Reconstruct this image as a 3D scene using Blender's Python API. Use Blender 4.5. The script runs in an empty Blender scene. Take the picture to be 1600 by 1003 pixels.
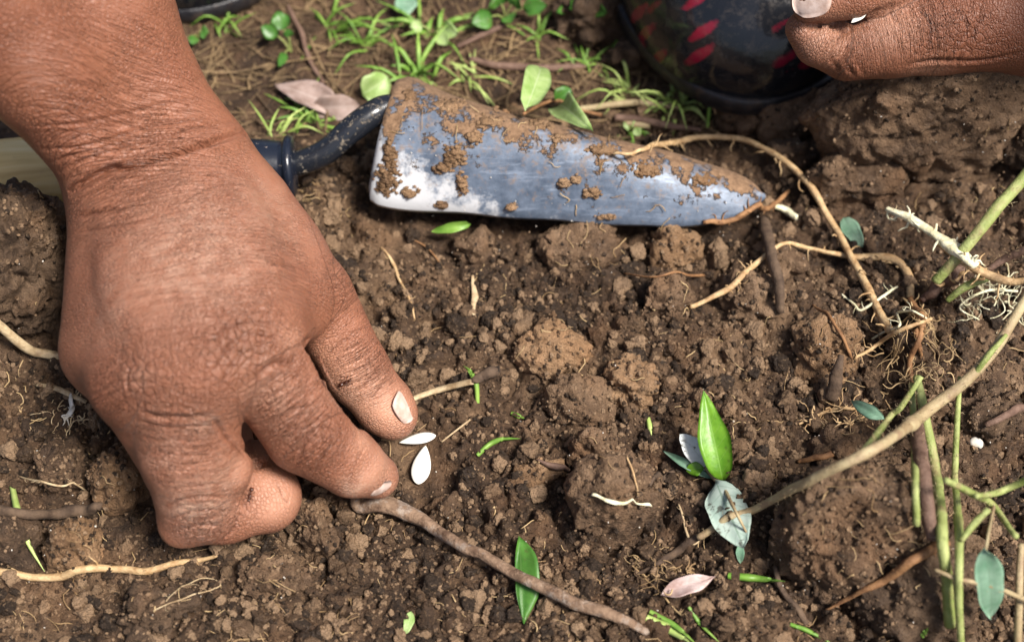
import bpy, bmesh, math, random
import numpy as np

random.seed(7)
rng = np.random.default_rng(7)
S = 0.01                                   # the scene is authored in centimetres

# ------------------------------------------------------------------ camera, sky, sun, exposure
PITCH, DIST, FPX = math.radians(55.0), 40.0, 2080.0
scene = bpy.context.scene
cam_d = bpy.data.cameras.new("camera")
cam = bpy.data.objects.new("camera", cam_d)
scene.collection.objects.link(cam)
CAM = np.array([0.0, -DIST * math.cos(PITCH), DIST * math.sin(PITCH)])
cam.location = CAM * S
cam.rotation_euler = (math.pi / 2 - PITCH, 0, 0)
cam_d.sensor_width = 36.0
cam_d.lens = 36.0 * FPX / 1600.0
cam_d.clip_start, cam_d.clip_end = 0.01, 200.0
cam_d.dof.use_dof = True
cam_d.dof.focus_distance = 0.37
cam_d.dof.aperture_fstop = 9.0
scene.camera = cam

SUN_EL, SUN_AZ = math.radians(58), math.radians(122)     # azimuth from +Y (away from the camera), negative = left
w = bpy.data.worlds.new("World"); scene.world = w; w.use_nodes = True
wn = w.node_tree.nodes; wl = w.node_tree.links; wn.clear()
sky = wn.new("ShaderNodeTexSky"); sky.sky_type = 'NISHITA'; sky.sun_disc = False
sky.sun_elevation = SUN_EL; sky.sun_rotation = SUN_AZ
sky.air_density = 1.0; sky.dust_density = 4.0; sky.ozone_density = 1.0
bg = wn.new("ShaderNodeBackground"); bg.inputs[1].default_value = 0.07
wo = wn.new("ShaderNodeOutputWorld")
wl.new(sky.outputs[0], bg.inputs[0]); wl.new(bg.outputs[0], wo.inputs[0])
sun_d = bpy.data.lights.new("sun", 'SUN'); sun_d.energy = 4.0; sun_d.angle = math.radians(15)
sun_d.color = (1.0, 0.955, 0.89)
sun = bpy.data.objects.new("sun", sun_d); scene.collection.objects.link(sun)
sun.location = (-0.5, 0.6, 1.5)
sun.rotation_euler = (math.pi / 2 - SUN_EL, 0, math.pi - SUN_AZ)
vs = scene.view_settings
vs.view_transform = 'Standard'; vs.look = 'None'; vs.exposure = 0.85; vs.gamma = 1.0
vs.use_curve_mapping = False
scene.cycles.use_denoising = True
scene.cycles.max_bounces = 4
scene.cycles.diffuse_bounces = 2
scene.cycles.glossy_bounces = 2
scene.cycles.use_adaptive_sampling = False

# ------------------------------------------------------------------ camera geometry used to read places off the photograph
FWD = np.array([0, math.cos(PITCH), -math.sin(PITCH)])
UPV = np.array([0, math.sin(PITCH), math.cos(PITCH)])
RGT = np.array([1.0, 0, 0])
def ray(px, py):
    return FWD + RGT * (px - 800.0) / FPX + UPV * (501.5 - py) / FPX
def W(px, py, z):                          # the point at height z (cm) seen at photo pixel (px, py)
    d = ray(px, py); return CAM + d * ((z - CAM[2]) / d[2])
def depth(p):
    return float(np.dot(np.asarray(p) - CAM, FWD))
def cm(pxlen, p):                          # pixel length at a point's distance, in cm
    return pxlen * depth(p) / FPX
def proj(V):
    d = V - CAM; z = d @ FWD
    return np.stack([800 + FPX * (d @ RGT) / z, 501.5 - FPX * (d @ UPV) / z, z], 1)

# ------------------------------------------------------------------ numpy noise
def _h(ix, iy, iz, seed):
    a = (ix.astype(np.int64) * 374761393 + iy.astype(np.int64) * 668265263 + iz.astype(np.int64) * 2147483647 + seed * 974634777) & 0xffffffff
    a = ((a ^ (a >> 13)) * 1274126177) & 0xffffffff
    a = ((a ^ (a >> 16)) * 2246822519) & 0xffffffff
    a = a ^ (a >> 15)
    return (a & 0xffffff).astype(np.float32) / 16777216.0
def _q(t): return t * t * t * (t * (t * 6 - 15) + 10)
def vnoise3(x, y, z, seed=0):
    x0, y0, z0 = np.floor(x), np.floor(y), np.floor(z)
    u, v, t = _q(x - x0), _q(y - y0), _q(z - z0)
    ix, iy, iz = x0.astype(np.int64), y0.astype(np.int64), z0.astype(np.int64)
    r = 0
    for dx in (0, 1):
        for dy in (0, 1):
            for dz in (0, 1):
                r = r + _h(ix + dx, iy + dy, iz + dz, seed) * ((u if dx else 1 - u) * (v if dy else 1 - v) * (t if dz else 1 - t))
    return r * 2 - 1
def vnoise2(x, y, seed=0):
    x0, y0 = np.floor(x), np.floor(y)
    u, v = _q(x - x0), _q(y - y0)
    ix, iy = x0.astype(np.int64), y0.astype(np.int64)
    iz = np.zeros_like(ix); r = 0
    for dx in (0, 1):
        for dy in (0, 1):
            r = r + _h(ix + dx, iy + dy, iz, seed) * ((u if dx else 1 - u) * (v if dy else 1 - v))
    return r * 2 - 1
def fbm2(x, y, seed=0, n=4):
    r, a, f = 0, 1.0, 1.0
    for i in range(n):
        r = r + a * vnoise2(x * f + 17.3 * i, y * f - 9.1 * i, seed + i); a *= .5; f *= 2.03
    return r / 1.6
def fbm3(p, f=1.0, seed=0, n=4):
    r, a = 0, 1.0
    for i in range(n):
        r = r + a * vnoise3(p[:, 0] * f + 5.1 * i, p[:, 1] * f - 3.7 * i, p[:, 2] * f + 1.9 * i, seed + i); a *= .5; f *= 2.03
    return r / 1.6
def worley2(x, y, seed=0):
    ix, iy = np.floor(x).astype(np.int64), np.floor(y).astype(np.int64)
    z = np.zeros_like(ix)
    best = np.full(x.shape, 9.0, np.float32); bid = np.zeros(x.shape, np.float32); sec = best.copy()
    for dx in (-1, 0, 1):
        for dy in (-1, 0, 1):
            cx, cy = ix + dx, iy + dy
            d = (cx + _h(cx, cy, z, seed) - x) ** 2 + (cy + _h(cx, cy, z, seed + 51) - y) ** 2
            m = d < best
            sec = np.where(m, best, np.minimum(sec, d))
            best = np.where(m, d, best); bid = np.where(m, _h(cx, cy, z, seed + 99), bid)
    return np.sqrt(best), bid, np.sqrt(sec)
def worley3(p, f, seed=0):
    x, y, z = p[:, 0] * f, p[:, 1] * f, p[:, 2] * f
    ix, iy, iz = [np.floor(v).astype(np.int64) for v in (x, y, z)]
    best = np.full(x.shape, 9.0); bid = np.zeros(x.shape); sec = np.full(x.shape, 9.0)
    for dx in (-1, 0, 1):
        for dy in (-1, 0, 1):
            for dz in (-1, 0, 1):
                cx, cy, cz = ix + dx, iy + dy, iz + dz
                d = (cx + _h(cx, cy, cz, seed) - x) ** 2 + (cy + _h(cx, cy, cz, seed + 51) - y) ** 2 + (cz + _h(cx, cy, cz, seed + 77) - z) ** 2
                m = d < best
                sec = np.where(m, best, np.minimum(sec, d))
                best = np.where(m, d, best); bid = np.where(m, _h(cx, cy, cz, seed + 99), bid)
    return np.sqrt(best), bid, np.sqrt(sec)
def sstep(a, b, x):
    t = np.clip((x - a) / (b - a), 0, 1); return t * t * (3 - 2 * t)

# ------------------------------------------------------------------ objects
COL = scene.collection
def mesh_np(name, V, F, smooth=True, attrs=None):
    """V in cm; F an (n,3|4) array or a list of faces"""
    me = bpy.data.meshes.new(name)
    V = np.asarray(V, np.float32) * S
    if isinstance(F, np.ndarray):
        n, k = F.shape
        me.vertices.add(len(V)); me.vertices.foreach_set("co", V.ravel())
        me.loops.add(n * k); me.loops.foreach_set("vertex_index", F.astype(np.int32).ravel())
        me.polygons.add(n); me.polygons.foreach_set("loop_start", np.arange(0, n * k, k, dtype=np.int32))
        me.update(calc_edges=True)
    else:
        me.from_pydata(V.tolist(), [], [list(map(int, f)) for f in F]); me.update()
    me.polygons.foreach_set("use_smooth", np.full(len(me.polygons), smooth, bool))
    for k_, a in (attrs or {}).items():
        a = np.asarray(a, np.float32)
        if a.ndim == 1:
            at = me.attributes.new(k_, 'FLOAT', 'POINT'); at.data.foreach_set("value", a)
        else:
            at = me.attributes.new(k_, 'FLOAT_VECTOR', 'POINT'); at.data.foreach_set("vector", a.ravel())
    return me
def tag(o, label=None, cat=None, group=None, kind=None):
    for k, v in (("label", label), ("category", cat), ("group", group), ("kind", kind)):
        if v: o[k] = v
    return o
def empty(name, loc_cm, label, cat, group=None):
    o = bpy.data.objects.new(name, None); COL.objects.link(o)
    o.location = np.asarray(loc_cm) * S; o.empty_display_size = 0.01
    o["_loc"] = [float(v) for v in loc_cm]
    tag(o, label, cat, group)
    return o
def put(name, V, F, mat, label=None, cat=None, group=None, kind=None, parent=None, smooth=True, attrs=None, origin=None):
    V = np.asarray(V, float)
    p0 = np.zeros(3)
    if parent is None:
        if origin is None:
            origin = np.array([(V[:, 0].min() + V[:, 0].max()) / 2, (V[:, 1].min() + V[:, 1].max()) / 2, V[:, 2].min()])
        p0 = np.asarray(origin, float)
        L = p0
    else:
        L = np.array(parent["_loc"])
        p0 = np.zeros(3)
    me = mesh_np(name, V - L, F, smooth, attrs)
    o = bpy.data.objects.new(name, me); COL.objects.link(o)
    if mat: me.materials.append(mat)
    if parent is not None:
        o.parent = parent; o["_loc"] = [float(v) for v in L]
    else:
        o.location = p0 * S; o["_loc"] = [float(v) for v in p0]
    tag(o, label, cat, group, kind)
    return o
def unit(v):
    v = np.asarray(v, float); return v / (np.linalg.norm(v) + 1e-12)
def catmull(P, n):
    P = np.asarray(P, float)
    if len(P) == 2: return P[0] + (P[1] - P[0]) * np.linspace(0, 1, n)[:, None]
    Q = np.vstack([2 * P[0] - P[1], P, 2 * P[-1] - P[-2]])
    seg = np.linalg.norm(np.diff(P, axis=0), axis=1); c = np.r_[0, np.cumsum(seg)]; c /= c[-1]
    out = []
    for s in np.linspace(0, 1, n):
        i = min(np.searchsorted(c, s, side='right') - 1, len(P) - 2)
        t = (s - c[i]) / max(c[i + 1] - c[i], 1e-9)
        a, b, d, e = Q[i], Q[i + 1], Q[i + 2], Q[i + 3]
        out.append(.5 * ((2 * b) + (-a + d) * t + (2 * a - 5 * b + 4 * d - e) * t * t + (-a + 3 * b - 3 * d + e) * t ** 3))
    return np.array(out)
def frames(P):
    T = np.gradient(P, axis=0); T /= np.linalg.norm(T, axis=1)[:, None] + 1e-12
    u = unit(np.cross(T[0], [0.13, 0.2, 1.0])); U = []
    for t in T:
        u = unit(u - t * np.dot(u, t)); U.append(u)
    U = np.array(U); return T, U, np.cross(T, U)
def tube(P, R, ns=8, rough=0.0, seed=0, flat=1.0, cap=True):
    """tapered tube through points; returns V, F(list)"""
    P = np.asarray(P, float); n = len(P)
    R = np.broadcast_to(np.asarray(R, float), (n,)) if np.ndim(R) == 0 or len(R) == n else np.interp(np.linspace(0, 1, n), np.linspace(0, 1, len(R)), R)
    T, U, B = frames(P)
    a = np.linspace(0, 2 * np.pi, ns, endpoint=False)
    ca, sa = np.cos(a), np.sin(a)
    ring = U[:, None, :] * ca[None, :, None] + B[:, None, :] * (sa * flat)[None, :, None]
    rr = np.repeat(R[:, None], ns, 1)
    if rough:
        al_ = np.r_[0, np.cumsum(np.linalg.norm(np.diff(P, axis=0), axis=1))] / (R.mean() * 2 + 1e-9)
        ii, jj = np.meshgrid(al_, a, indexing='ij')
        rr = rr * (1 + rough * vnoise3(ii * .38, np.cos(jj) * 1.2 + 3, np.sin(jj) * 1.2 + seed, seed) + rough * .5 * vnoise3(ii * 1.1, np.cos(jj) * 2.2, np.sin(jj) * 2.2 + seed, seed + 5))
    V = (P[:, None, :] + ring * rr[:, :, None]).reshape(-1, 3)
    F = []
    for i in range(n - 1):
        for j in range(ns):
            k = (j + 1) % ns
            F.append((i * ns + j, i * ns + k, (i + 1) * ns + k, (i + 1) * ns + j))
    if cap:
        F.append(tuple(range(ns))[::-1]); F.append(tuple((n - 1) * ns + j for j in range(ns)))
    return V, F
def join(parts):
    Vs, Fs, o = [], [], 0
    for V, F in parts:
        Vs.append(np.asarray(V)); Fs += [tuple(int(i) + o for i in f) for f in F]; o += len(V)
    return np.vstack(Vs), Fs
_ico = {}
def ico(k):
    if k not in _ico:
        bm = bmesh.new(); bmesh.ops.create_icosphere(bm, subdivisions=k, radius=1.0)
        bm.verts.ensure_lookup_table()
        _ico[k] = (np.array([v.co[:] for v in bm.verts]), np.array([[v.index for v in f.verts] for f in bm.faces]))
        bm.free()
    return _ico[k]
def rotm(rx, ry, rz):
    cx, sx, cy, sy, cz, sz = math.cos(rx), math.sin(rx), math.cos(ry), math.sin(ry), math.cos(rz), math.sin(rz)
    return np.array([[cz, -sz, 0], [sz, cz, 0], [0, 0, 1]]) @ np.array([[cy, 0, sy], [0, 1, 0], [-sy, 0, cy]]) @ np.array([[1, 0, 0], [0, cx, -sx], [0, sx, cx]])

# ------------------------------------------------------------------ implicit surfaces (for hands and boots)
class Field:
    def __init__(s, lo, hi, h):
        s.lo = np.asarray(lo, float); s.h = h
        s.n = np.ceil((np.asarray(hi) - s.lo) / h).astype(int) + 1
        s.F = np.full(s.n, 2.5, np.float32)
    def _box(s, lo, hi):
        a = np.clip(np.floor((lo - s.lo) / s.h).astype(int), 0, s.n - 1); b = np.clip(np.ceil((hi - s.lo) / s.h).astype(int) + 1, 1, s.n)
        sl = tuple(slice(a[i], b[i]) for i in range(3))
        ax = [(s.lo[i] + s.h * np.arange(a[i], b[i])).astype(np.float32) for i in range(3)]
        return sl, ax[0][:, None, None], ax[1][None, :, None], ax[2][None, None, :]
    def _merge(s, sl, d, k, op):
        f = s.F[sl]
        if op == 'u':
            if k <= 0: s.F[sl] = np.minimum(f, d)
            else:
                hh = np.clip(.5 + .5 * (f - d) / k, 0, 1); s.F[sl] = f + (d - f) * hh - k * hh * (1 - hh)
        else:
            d = -d; hh = np.clip(.5 - .5 * (f - d) / k, 0, 1); s.F[sl] = f + (d - f) * hh + k * hh * (1 - hh)
    def cap(s, a, b, ra, rb, k=.2, op='u', flat=None):
        """tapered capsule; flat = (unit axis, factor) squashes it along an axis"""
        a, b = np.asarray(a, float), np.asarray(b, float); m = max(ra, rb) + k + 1.3
        sl, X, Y, Z = s._box(np.minimum(a, b) - m, np.maximum(a, b) + m)
        x, y, z = X - a[0], Y - a[1], Z - a[2]; ba = b - a
        if flat is not None:
            n, f = np.asarray(flat[0]), 1 / flat[1] - 1
            t = (x * n[0] + y * n[1] + z * n[2]) * f
            x, y, z = x + t * n[0], y + t * n[1], z + t * n[2]; ba = ba + n * np.dot(ba, n) * f
        L = float(np.dot(ba, ba)) + 1e-9
        t = np.clip((x * ba[0] + y * ba[1] + z * ba[2]) / L, 0, 1)
        d = np.sqrt((x - t * ba[0]) ** 2 + (y - t * ba[1]) ** 2 + (z - t * ba[2]) ** 2) - (ra + (rb - ra) * t)
        s._merge(sl, d.astype(np.float32), k, op)
    def ell(s, c, r, R=None, k=.2, op='u'):
        c = np.asarray(c, float); m = max(r) + k + 1.0
        sl, X, Y, Z = s._box(c - m, c + m)
        x, y, z = np.broadcast_arrays(X - c[0], Y - c[1], Z - c[2])
        if R is not None:
            x, y, z = [R[0, i] * x + R[1, i] * y + R[2, i] * z for i in range(3)]
        k0 = np.sqrt((x / r[0]) ** 2 + (y / r[1]) ** 2 + (z / r[2]) ** 2)
        k1 = np.sqrt((x / r[0] ** 2) ** 2 + (y / r[1] ** 2) ** 2 + (z / r[2] ** 2) ** 2) + 1e-6
        s._merge(sl, (k0 * (k0 - 1) / k1).astype(np.float32), k, op)
    def mesh(s):
        F = s.F; n = s.n; ins = F < 0
        c = [ins[dx:n[0] - 1 + dx, dy:n[1] - 1 + dy, dz:n[2] - 1 + dz] for dx in (0, 1) for dy in (0, 1) for dz in (0, 1)]
        al = c[0].copy(); an = c[0].copy()
        for q in c[1:]: al &= q; an |= q
        act = an & ~al
        idx = np.argwhere(act)
        vid = np.full(act.shape, -1, np.int32); vid[act] = np.arange(len(idx))
        offs = np.array([(dx, dy, dz) for dx in (0, 1) for dy in (0, 1) for dz in (0, 1)])
        val = np.stack([F[idx[:, 0] + o[0], idx[:, 1] + o[1], idx[:, 2] + o[2]] for o in offs], 1)
        acc = np.zeros((len(idx), 3)); cnt = np.zeros(len(idx))
        for i in range(8):
            for j in range(i + 1, 8):
                if np.abs(offs[i] - offs[j]).sum() != 1: continue
                m = (val[:, i] < 0) != (val[:, j] < 0)
                t = val[m, i] / (val[m, i] - val[m, j])
                acc[m] += offs[i] + (offs[j] - offs[i]) * t[:, None]; cnt[m] += 1
        V = s.lo + s.h * (idx + acc / cnt[:, None])
        Q = []
        for ax in range(3):
            o = [0, 0, 0]; o[ax] = 1
            A = ins[:n[0] - o[0], :n[1] - o[1], :n[2] - o[2]]; B = ins[o[0]:, o[1]:, o[2]:]
            e = np.argwhere(A != B); u, v = (ax + 1) % 3, (ax + 2) % 3
            e = e[(e[:, u] > 0) & (e[:, v] > 0) & (e[:, u] < n[u] - 1) & (e[:, v] < n[v] - 1)]
            if not len(e): continue
            q = []
            for du, dv in ((1, 1), (0, 1), (0, 0), (1, 0)):
                cc = e.copy(); cc[:, u] -= du; cc[:, v] -= dv
                q.append(vid[cc[:, 0], cc[:, 1], cc[:, 2]])
            q = np.stack(q, 1)
            flip = ~A[e[:, 0], e[:, 1], e[:, 2]]
            q[flip] = q[flip][:, ::-1]
            Q.append(q)
        return V, np.vstack(Q)
def smooth_mesh(V, F, it, lam=.5):
    E = np.vstack([F[:, [0, 1]], F[:, [1, 2]], F[:, [2, 3]], F[:, [3, 0]]])
    E = np.vstack([E, E[:, ::-1]])
    deg = np.bincount(E[:, 0], minlength=len(V)).astype(float)
    for _ in range(it):
        m = np.stack([np.bincount(E[:, 0], weights=V[E[:, 1], i], minlength=len(V)) for i in range(3)], 1) / deg[:, None]
        V = V + lam * (m - V)
    return V
def subdivide(V, F):
    me = mesh_np("tmp", V / S, F); o = bpy.data.objects.new("tmp", me)
    COL.objects.link(o)
    md = o.modifiers.new("s", 'SUBSURF'); md.levels = 1; md.render_levels = 1
    dg = bpy.context.evaluated_depsgraph_get(); ev = o.evaluated_get(dg); m2 = ev.to_mesh()
    v = np.empty(len(m2.vertices) * 3, np.float32); m2.vertices.foreach_get("co", v)
    f = np.empty(len(m2.loops), np.int32); m2.loops.foreach_get("vertex_index", f)
    ev.to_mesh_clear(); bpy.data.objects.remove(o); bpy.data.meshes.remove(me)
    return v.reshape(-1, 3).astype(float), f.reshape(-1, 4)
def vnormals(V, F):
    n = np.cross(V[F[:, 2]] - V[F[:, 0]], V[F[:, 3 if F.shape[1] == 4 else 1]] - V[F[:, 1 if F.shape[1] == 4 else 0]])
    if F.shape[1] == 3: n = np.cross(V[F[:, 1]] - V[F[:, 0]], V[F[:, 2]] - V[F[:, 0]])
    N = np.zeros_like(V)
    for i in range(3):
        N[:, i] = sum(np.bincount(F[:, j], weights=n[:, i], minlength=len(V)) for j in range(F.shape[1]))
    return N / (np.linalg.norm(N, axis=1)[:, None] + 1e-12)
# ------------------------------------------------------------------ materials
class NT:
    def __init__(s, name):
        s.m = bpy.data.materials.new(name); s.m.use_nodes = True
        s.t = s.m.node_tree; s.t.nodes.clear()
        s.out = s.n('ShaderNodeOutputMaterial'); s.b = s.n('ShaderNodeBsdfPrincipled')
        s.l(s.b.outputs[0], s.out.inputs[0])
        s.co = s.n('ShaderNodeTexCoord').outputs['Object']
    def n(s, t, **kw):
        nd = s.t.nodes.new(t)
        for k, v in kw.items(): setattr(nd, k, v)
        return nd
    def l(s, a, b): s.t.links.new(a, b)
    def set(s, nd, i, v):
        if isinstance(v, (int, float, tuple, list)):
            nd.inputs[i].default_value = v
        else: s.l(v, nd.inputs[i])
    def math(s, op, a, b=0.0, c=None, clamp=False):
        nd = s.n('ShaderNodeMath', operation=op, use_clamp=clamp); s.set(nd, 0, a); s.set(nd, 1, b)
        if c is not None: s.set(nd, 2, c)
        return nd.outputs[0]
    def attr(s, name, vec=False):
        nd = s.n('ShaderNodeAttribute', attribute_name=name); return nd.outputs['Vector' if vec else 'Fac']
    def noise(s, scale, detail=4, rough=.55, co=None, dist=0.0):
        nd = s.n('ShaderNodeTexNoise'); s.l(co or s.co, nd.inputs['Vector'])
        nd.inputs['Scale'].default_value = scale; nd.inputs['Detail'].default_value = detail; nd.inputs['Roughness'].default_value = rough; nd.inputs['Distortion'].default_value = dist
        return nd.outputs['Fac']
    def vor(s, scale, feature='F1', co=None, out='Distance', rnd=1.0):
        nd = s.n('ShaderNodeTexVoronoi', feature=feature); s.l(co or s.co, nd.inputs['Vector']); nd.inputs['Scale'].default_value = scale
        nd.inputs['Randomness'].default_value = rnd
        return nd.outputs[out]
    def mapping(s, scale=(1, 1, 1), rot=(0, 0, 0), co=None, loc=(0, 0, 0)):
        nd = s.n('ShaderNodeMapping'); s.l(co or s.co, nd.inputs[0]); nd.inputs['Scale'].default_value = scale; nd.inputs['Rotation'].default_value = rot; nd.inputs['Location'].default_value = loc
        return nd.outputs[0]
    def ramp(s, f, stops):
        nd = s.n('ShaderNodeValToRGB'); s.l(f, nd.inputs[0]); e = nd.color_ramp.elements
        while len(e) < len(stops): e.new(.5)
        for q, (p, c) in zip(e, stops):
            q.position = p; q.color = (c, c, c, 1) if isinstance(c, (int, float)) else (*c, 1)
        return nd.outputs[0]
    def mix(s, f, a, b, mode='MIX'):
        nd = s.n('ShaderNodeMix', data_type='RGBA', blend_type=mode)
        for i, v in ((0, f), (6, a), (7, b)):
            if isinstance(v, tuple): nd.inputs[i].default_value = (*v, 1) if len(v) == 3 else v
            elif isinstance(v, (int, float)): nd.inputs[i].default_value = v
            else: s.l(v, nd.inputs[i])
        return nd.outputs[2]
    def bump(s, h, dist, strength=1.0, prev=None):
        nd = s.n('ShaderNodeBump'); nd.inputs['Distance'].default_value = dist; nd.inputs['Strength'].default_value = strength
        s.l(h, nd.inputs['Height'])
        if prev is not None: s.l(prev, nd.inputs['Normal'])
        s.l(nd.outputs[0], s.b.inputs['Normal']); return nd.outputs[0]
    def col(s, c):
        if isinstance(c, tuple): s.b.inputs['Base Color'].default_value = (*c, 1)
        else: s.l(c, s.b.inputs['Base Color'])
    def p(s, **kw):
        for k, v in kw.items():
            k = k.replace('_', ' ')
            if isinstance(v, (int, float)): s.b.inputs[k].default_value = v
            else: s.l(v, s.b.inputs[k])
        return s

def soil_mat(name, c_dark, c_mid, c_light, inst=False, worldco=True):
    t = NT(name)
    g = t.n('ShaderNodeNewGeometry').outputs['Position']
    big = t.noise(22, 3, .6, g); mid = t.noise(110, 3, .65, g); fin = t.noise(900, 1, .6, g)
    f = t.math('ADD', t.math('MULTIPLY', big, .55), t.math('MULTIPLY', mid, .45))
    if inst:
        r = t.n('ShaderNodeObjectInfo').outputs['Random']
        gp = t.n('ShaderNodeNewGeometry').outputs['Position']
        f = t.math('ADD', t.math('MULTIPLY', r, .55), t.math('ADD', t.math('MULTIPLY', mid, .25), t.math('MULTIPLY', t.noise(22, 3, .6, gp), .22)))
    c = t.ramp(f, [(.36, c_dark), (.5, c_mid), (.65, c_light)])
    c = t.mix(t.math('MULTIPLY', t.ramp(fin, [(.58, 0), (.75, 1)]), .35), c, (c_light[0] * 1.5, c_light[1] * 1.5, c_light[2] * 1.45))
    c = t.mix(t.math('MULTIPLY', t.ramp(t.noise(55, 2, .6, g), [(.55, 0), (.75, 1)]), .5), c, (c_mid[0] * 1.35, c_mid[1] * 1.08, c_mid[2] * .8))
    t.col(c)
    t.p(Roughness=t.ramp(t.noise(240, 1, .5, g), [(.35, .5), (.6, .92)]))
    t.b.inputs['Specular IOR Level'].default_value = .35
    n1 = t.bump(t.noise(650, 4, .7, g), .0016, 1.0)
    t.bump(t.noise(2200, 1, .7, g), .00045, .9, n1)
    return t.m
M = {}
M['soil'] = soil_mat('soil', (.018, .0098, .0052), (.064, .0352, .0182), (.180, .109, .060))
M['crumb'] = soil_mat('soil_crumb', (.025, .0140, .0073), (.084, .048, .0250), (.240, .154, .090), inst=True)
M['clod'] = soil_mat('soil_clod', (.044, .024, .0125), (.125, .073, .040), (.225, .142, .083))
M['clod_dry'] = soil_mat('soil_clod_dry', (.100, .053, .026), (.205, .117, .058), (.305, .190, .106))
M['clod_dark'] = soil_mat('soil_clod_dark', (.034, .0195, .011), (.078, .046, .026), (.145, .090, .052))

def plain(name, c1, c2, scale, rough=.7, bump_scale=None, bump_d=.0003, spec=.4, dirt=None, dirt_amt=.5, stretch=None, sss=0.0):
    t = NT(name)
    co = t.mapping(stretch) if stretch else None
    c = t.ramp(t.noise(scale, 4, .6, co), [(.35, c1), (.65, c2)])
    if dirt: c = t.mix(t.math('MULTIPLY', t.ramp(t.noise(scale * .7, 5, .7), [(.52, 0), (.66, 1)]), dirt_amt), c, dirt)
    t.col(c); t.p(Roughness=rough); t.b.inputs['Specular IOR Level'].default_value = spec
    if bump_scale: t.bump(t.noise(bump_scale, 4, .65, co), bump_d)
    return t.m
SOILC = (.09, .052, .03)
M['twig'] = plain('twig_bark', (.105, .058, .034), (.27, .175, .112), 300, .85, 900, .0008, dirt=(.42, .37, .32), dirt_amt=.5)
M['twig_dark'] = plain('dark_twig_bark', (.050, .030, .019), (.125, .080, .050), 260, .85, 900, .0004)
M['root'] = plain('pale_root', (.34, .20, .088), (.58, .41, .22), 300, .6, 1200, .0003, dirt=(.20, .105, .045), dirt_amt=.6)
M['root_red'] = plain('red_brown_root', (.15, .068, .028), (.32, .165, .07), 300, .7, 1200, .0003)
M['root_white'] = plain('peeled_root', (.55, .50, .30), (.82, .78, .58), 240, .55, 900, .0004, dirt=(.36, .25, .11), dirt_amt=.5)
M['straw'] = plain('straw', (.30, .20, .105), (.60, .47, .29), 300, .6, 1200, .0002, dirt=SOILC, dirt_amt=.5)
M['litter'] = plain('litter_straw', (.060, .036, .019), (.27, .18, .09), 60, .75)
M['hair'] = plain('root_hair', (.20, .115, .05), (.52, .37, .19), 40, .6)
M['stem'] = plain('green_stem', (.20, .20, .055), (.40, .37, .15), 160, .5, 1400, .0003, dirt=(.27, .165, .095), dirt_amt=.7, stretch=(1, 1, 1))
M['stem_green'] = plain('fresh_green_stem', (.19, .235, .055), (.37, .405, .150), 160, .55, 1400, .0004, dirt=(.30, .21, .11), dirt_amt=.65)
M['stem_brown'] = plain('brown_stem', (.085, .045, .030), (.19, .115, .082), 200, .7, 1000, .0004)
M['stem_tan'] = plain('tan_stem', (.27, .19, .10), (.42, .34, .19), 160, .6, 1300, .0003, dirt=(.20, .105, .07), dirt_amt=.6)
M['grass'] = plain('grass', (.085, .195, .022), (.25, .39, .075), 90, .45)
M['grass_pale'] = plain('pale_grass', (.24, .35, .07), (.47, .55, .19), 90, .45)
M['white_bit'] = plain('white_bit', (.42, .37, .30), (.70, .66, .60), 300, .6)
M['seed'] = plain('seed_shell', (.66, .63, .56), (.76, .74, .69), 300, .5, 600, .00012)
M['ant'] = plain('ant_shell', (.03, .008, .004), (.07, .02, .01), 300, .3)

def leaf_mat(name, c1, c2, vein, rough=.45, spots=None, spot_amt=.8, bumpd=.0003, trans=.25):
    t = NT(name)
    uv = t.attr('leafuv', True)
    sx = t.n('ShaderNodeSeparateXYZ'); t.l(uv, sx.inputs[0]); u, v = sx.outputs[0], sx.outputs[1]
    av = t.math('ABSOLUTE', v)
    q = t.math('FRACT', t.math('MULTIPLY', t.math('SUBTRACT', u, t.math('MULTIPLY', av, .16)), 7.0))
    side = t.math('LESS_THAN', t.math('ABSOLUTE', t.math('SUBTRACT', q, .5)), .045)
    midr = t.math('LESS_THAN', av, .055)
    ve = t.math('MAXIMUM', t.math('MULTIPLY', side, .45), midr)
    c = t.ramp(t.noise(190, 4, .6), [(.35, c1), (.65, c2)])
    c = t.mix(t.math('MULTIPLY', ve, .6), c, vein)
    if spots: c = t.mix(t.math('MULTIPLY', t.ramp(t.noise(330, 3, .6), [(.60, 0), (.67, 1)]), spot_amt), c, spots)
    t.col(c); t.p(Roughness=rough)
    h = t.math('SUBTRACT', t.math('MULTIPLY', t.noise(700, 3, .5), .35), ve)
    t.bump(h, bumpd, .8)
    tr = t.n('ShaderNodeBsdfTranslucent'); t.l(c, tr.inputs[0]) if not isinstance(c, tuple) else None
    mx = t.n('ShaderNodeMixShader'); mx.inputs[0].default_value = trans
    t.l(t.b.outputs[0], mx.inputs[1]); t.l(tr.outputs[0], mx.inputs[2]); t.l(mx.outputs[0], t.out.inputs[0])
    return t.m
M['leaf'] = leaf_mat('fresh_leaf', (.10, .26, .012), (.19, .40, .03), (.24, .44, .08), .38, spots=(.05, .035, .015), spot_amt=.35)
M['leaf_lime'] = leaf_mat('lime_leaf', (.27, .42, .11), (.45, .58, .24), (.55, .66, .36), .45)
M['leaf_deep'] = leaf_mat('deep_green_leaf', (.045, .15, .02), (.09, .24, .035), (.12, .25, .06), .4, spots=(.10, .06, .03), spot_amt=.4)
M['leaf_teal'] = leaf_mat('teal_leaf_underside', (.16, .32, .20), (.30, .46, .33), (.20, .33, .22), .55)
M['leaf_pale'] = leaf_mat('pale_leaf_underside', (.38, .50, .42), (.55, .64, .56), (.18, .30, .20), .6, spots=(.06, .045, .03), spot_amt=.75)
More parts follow.
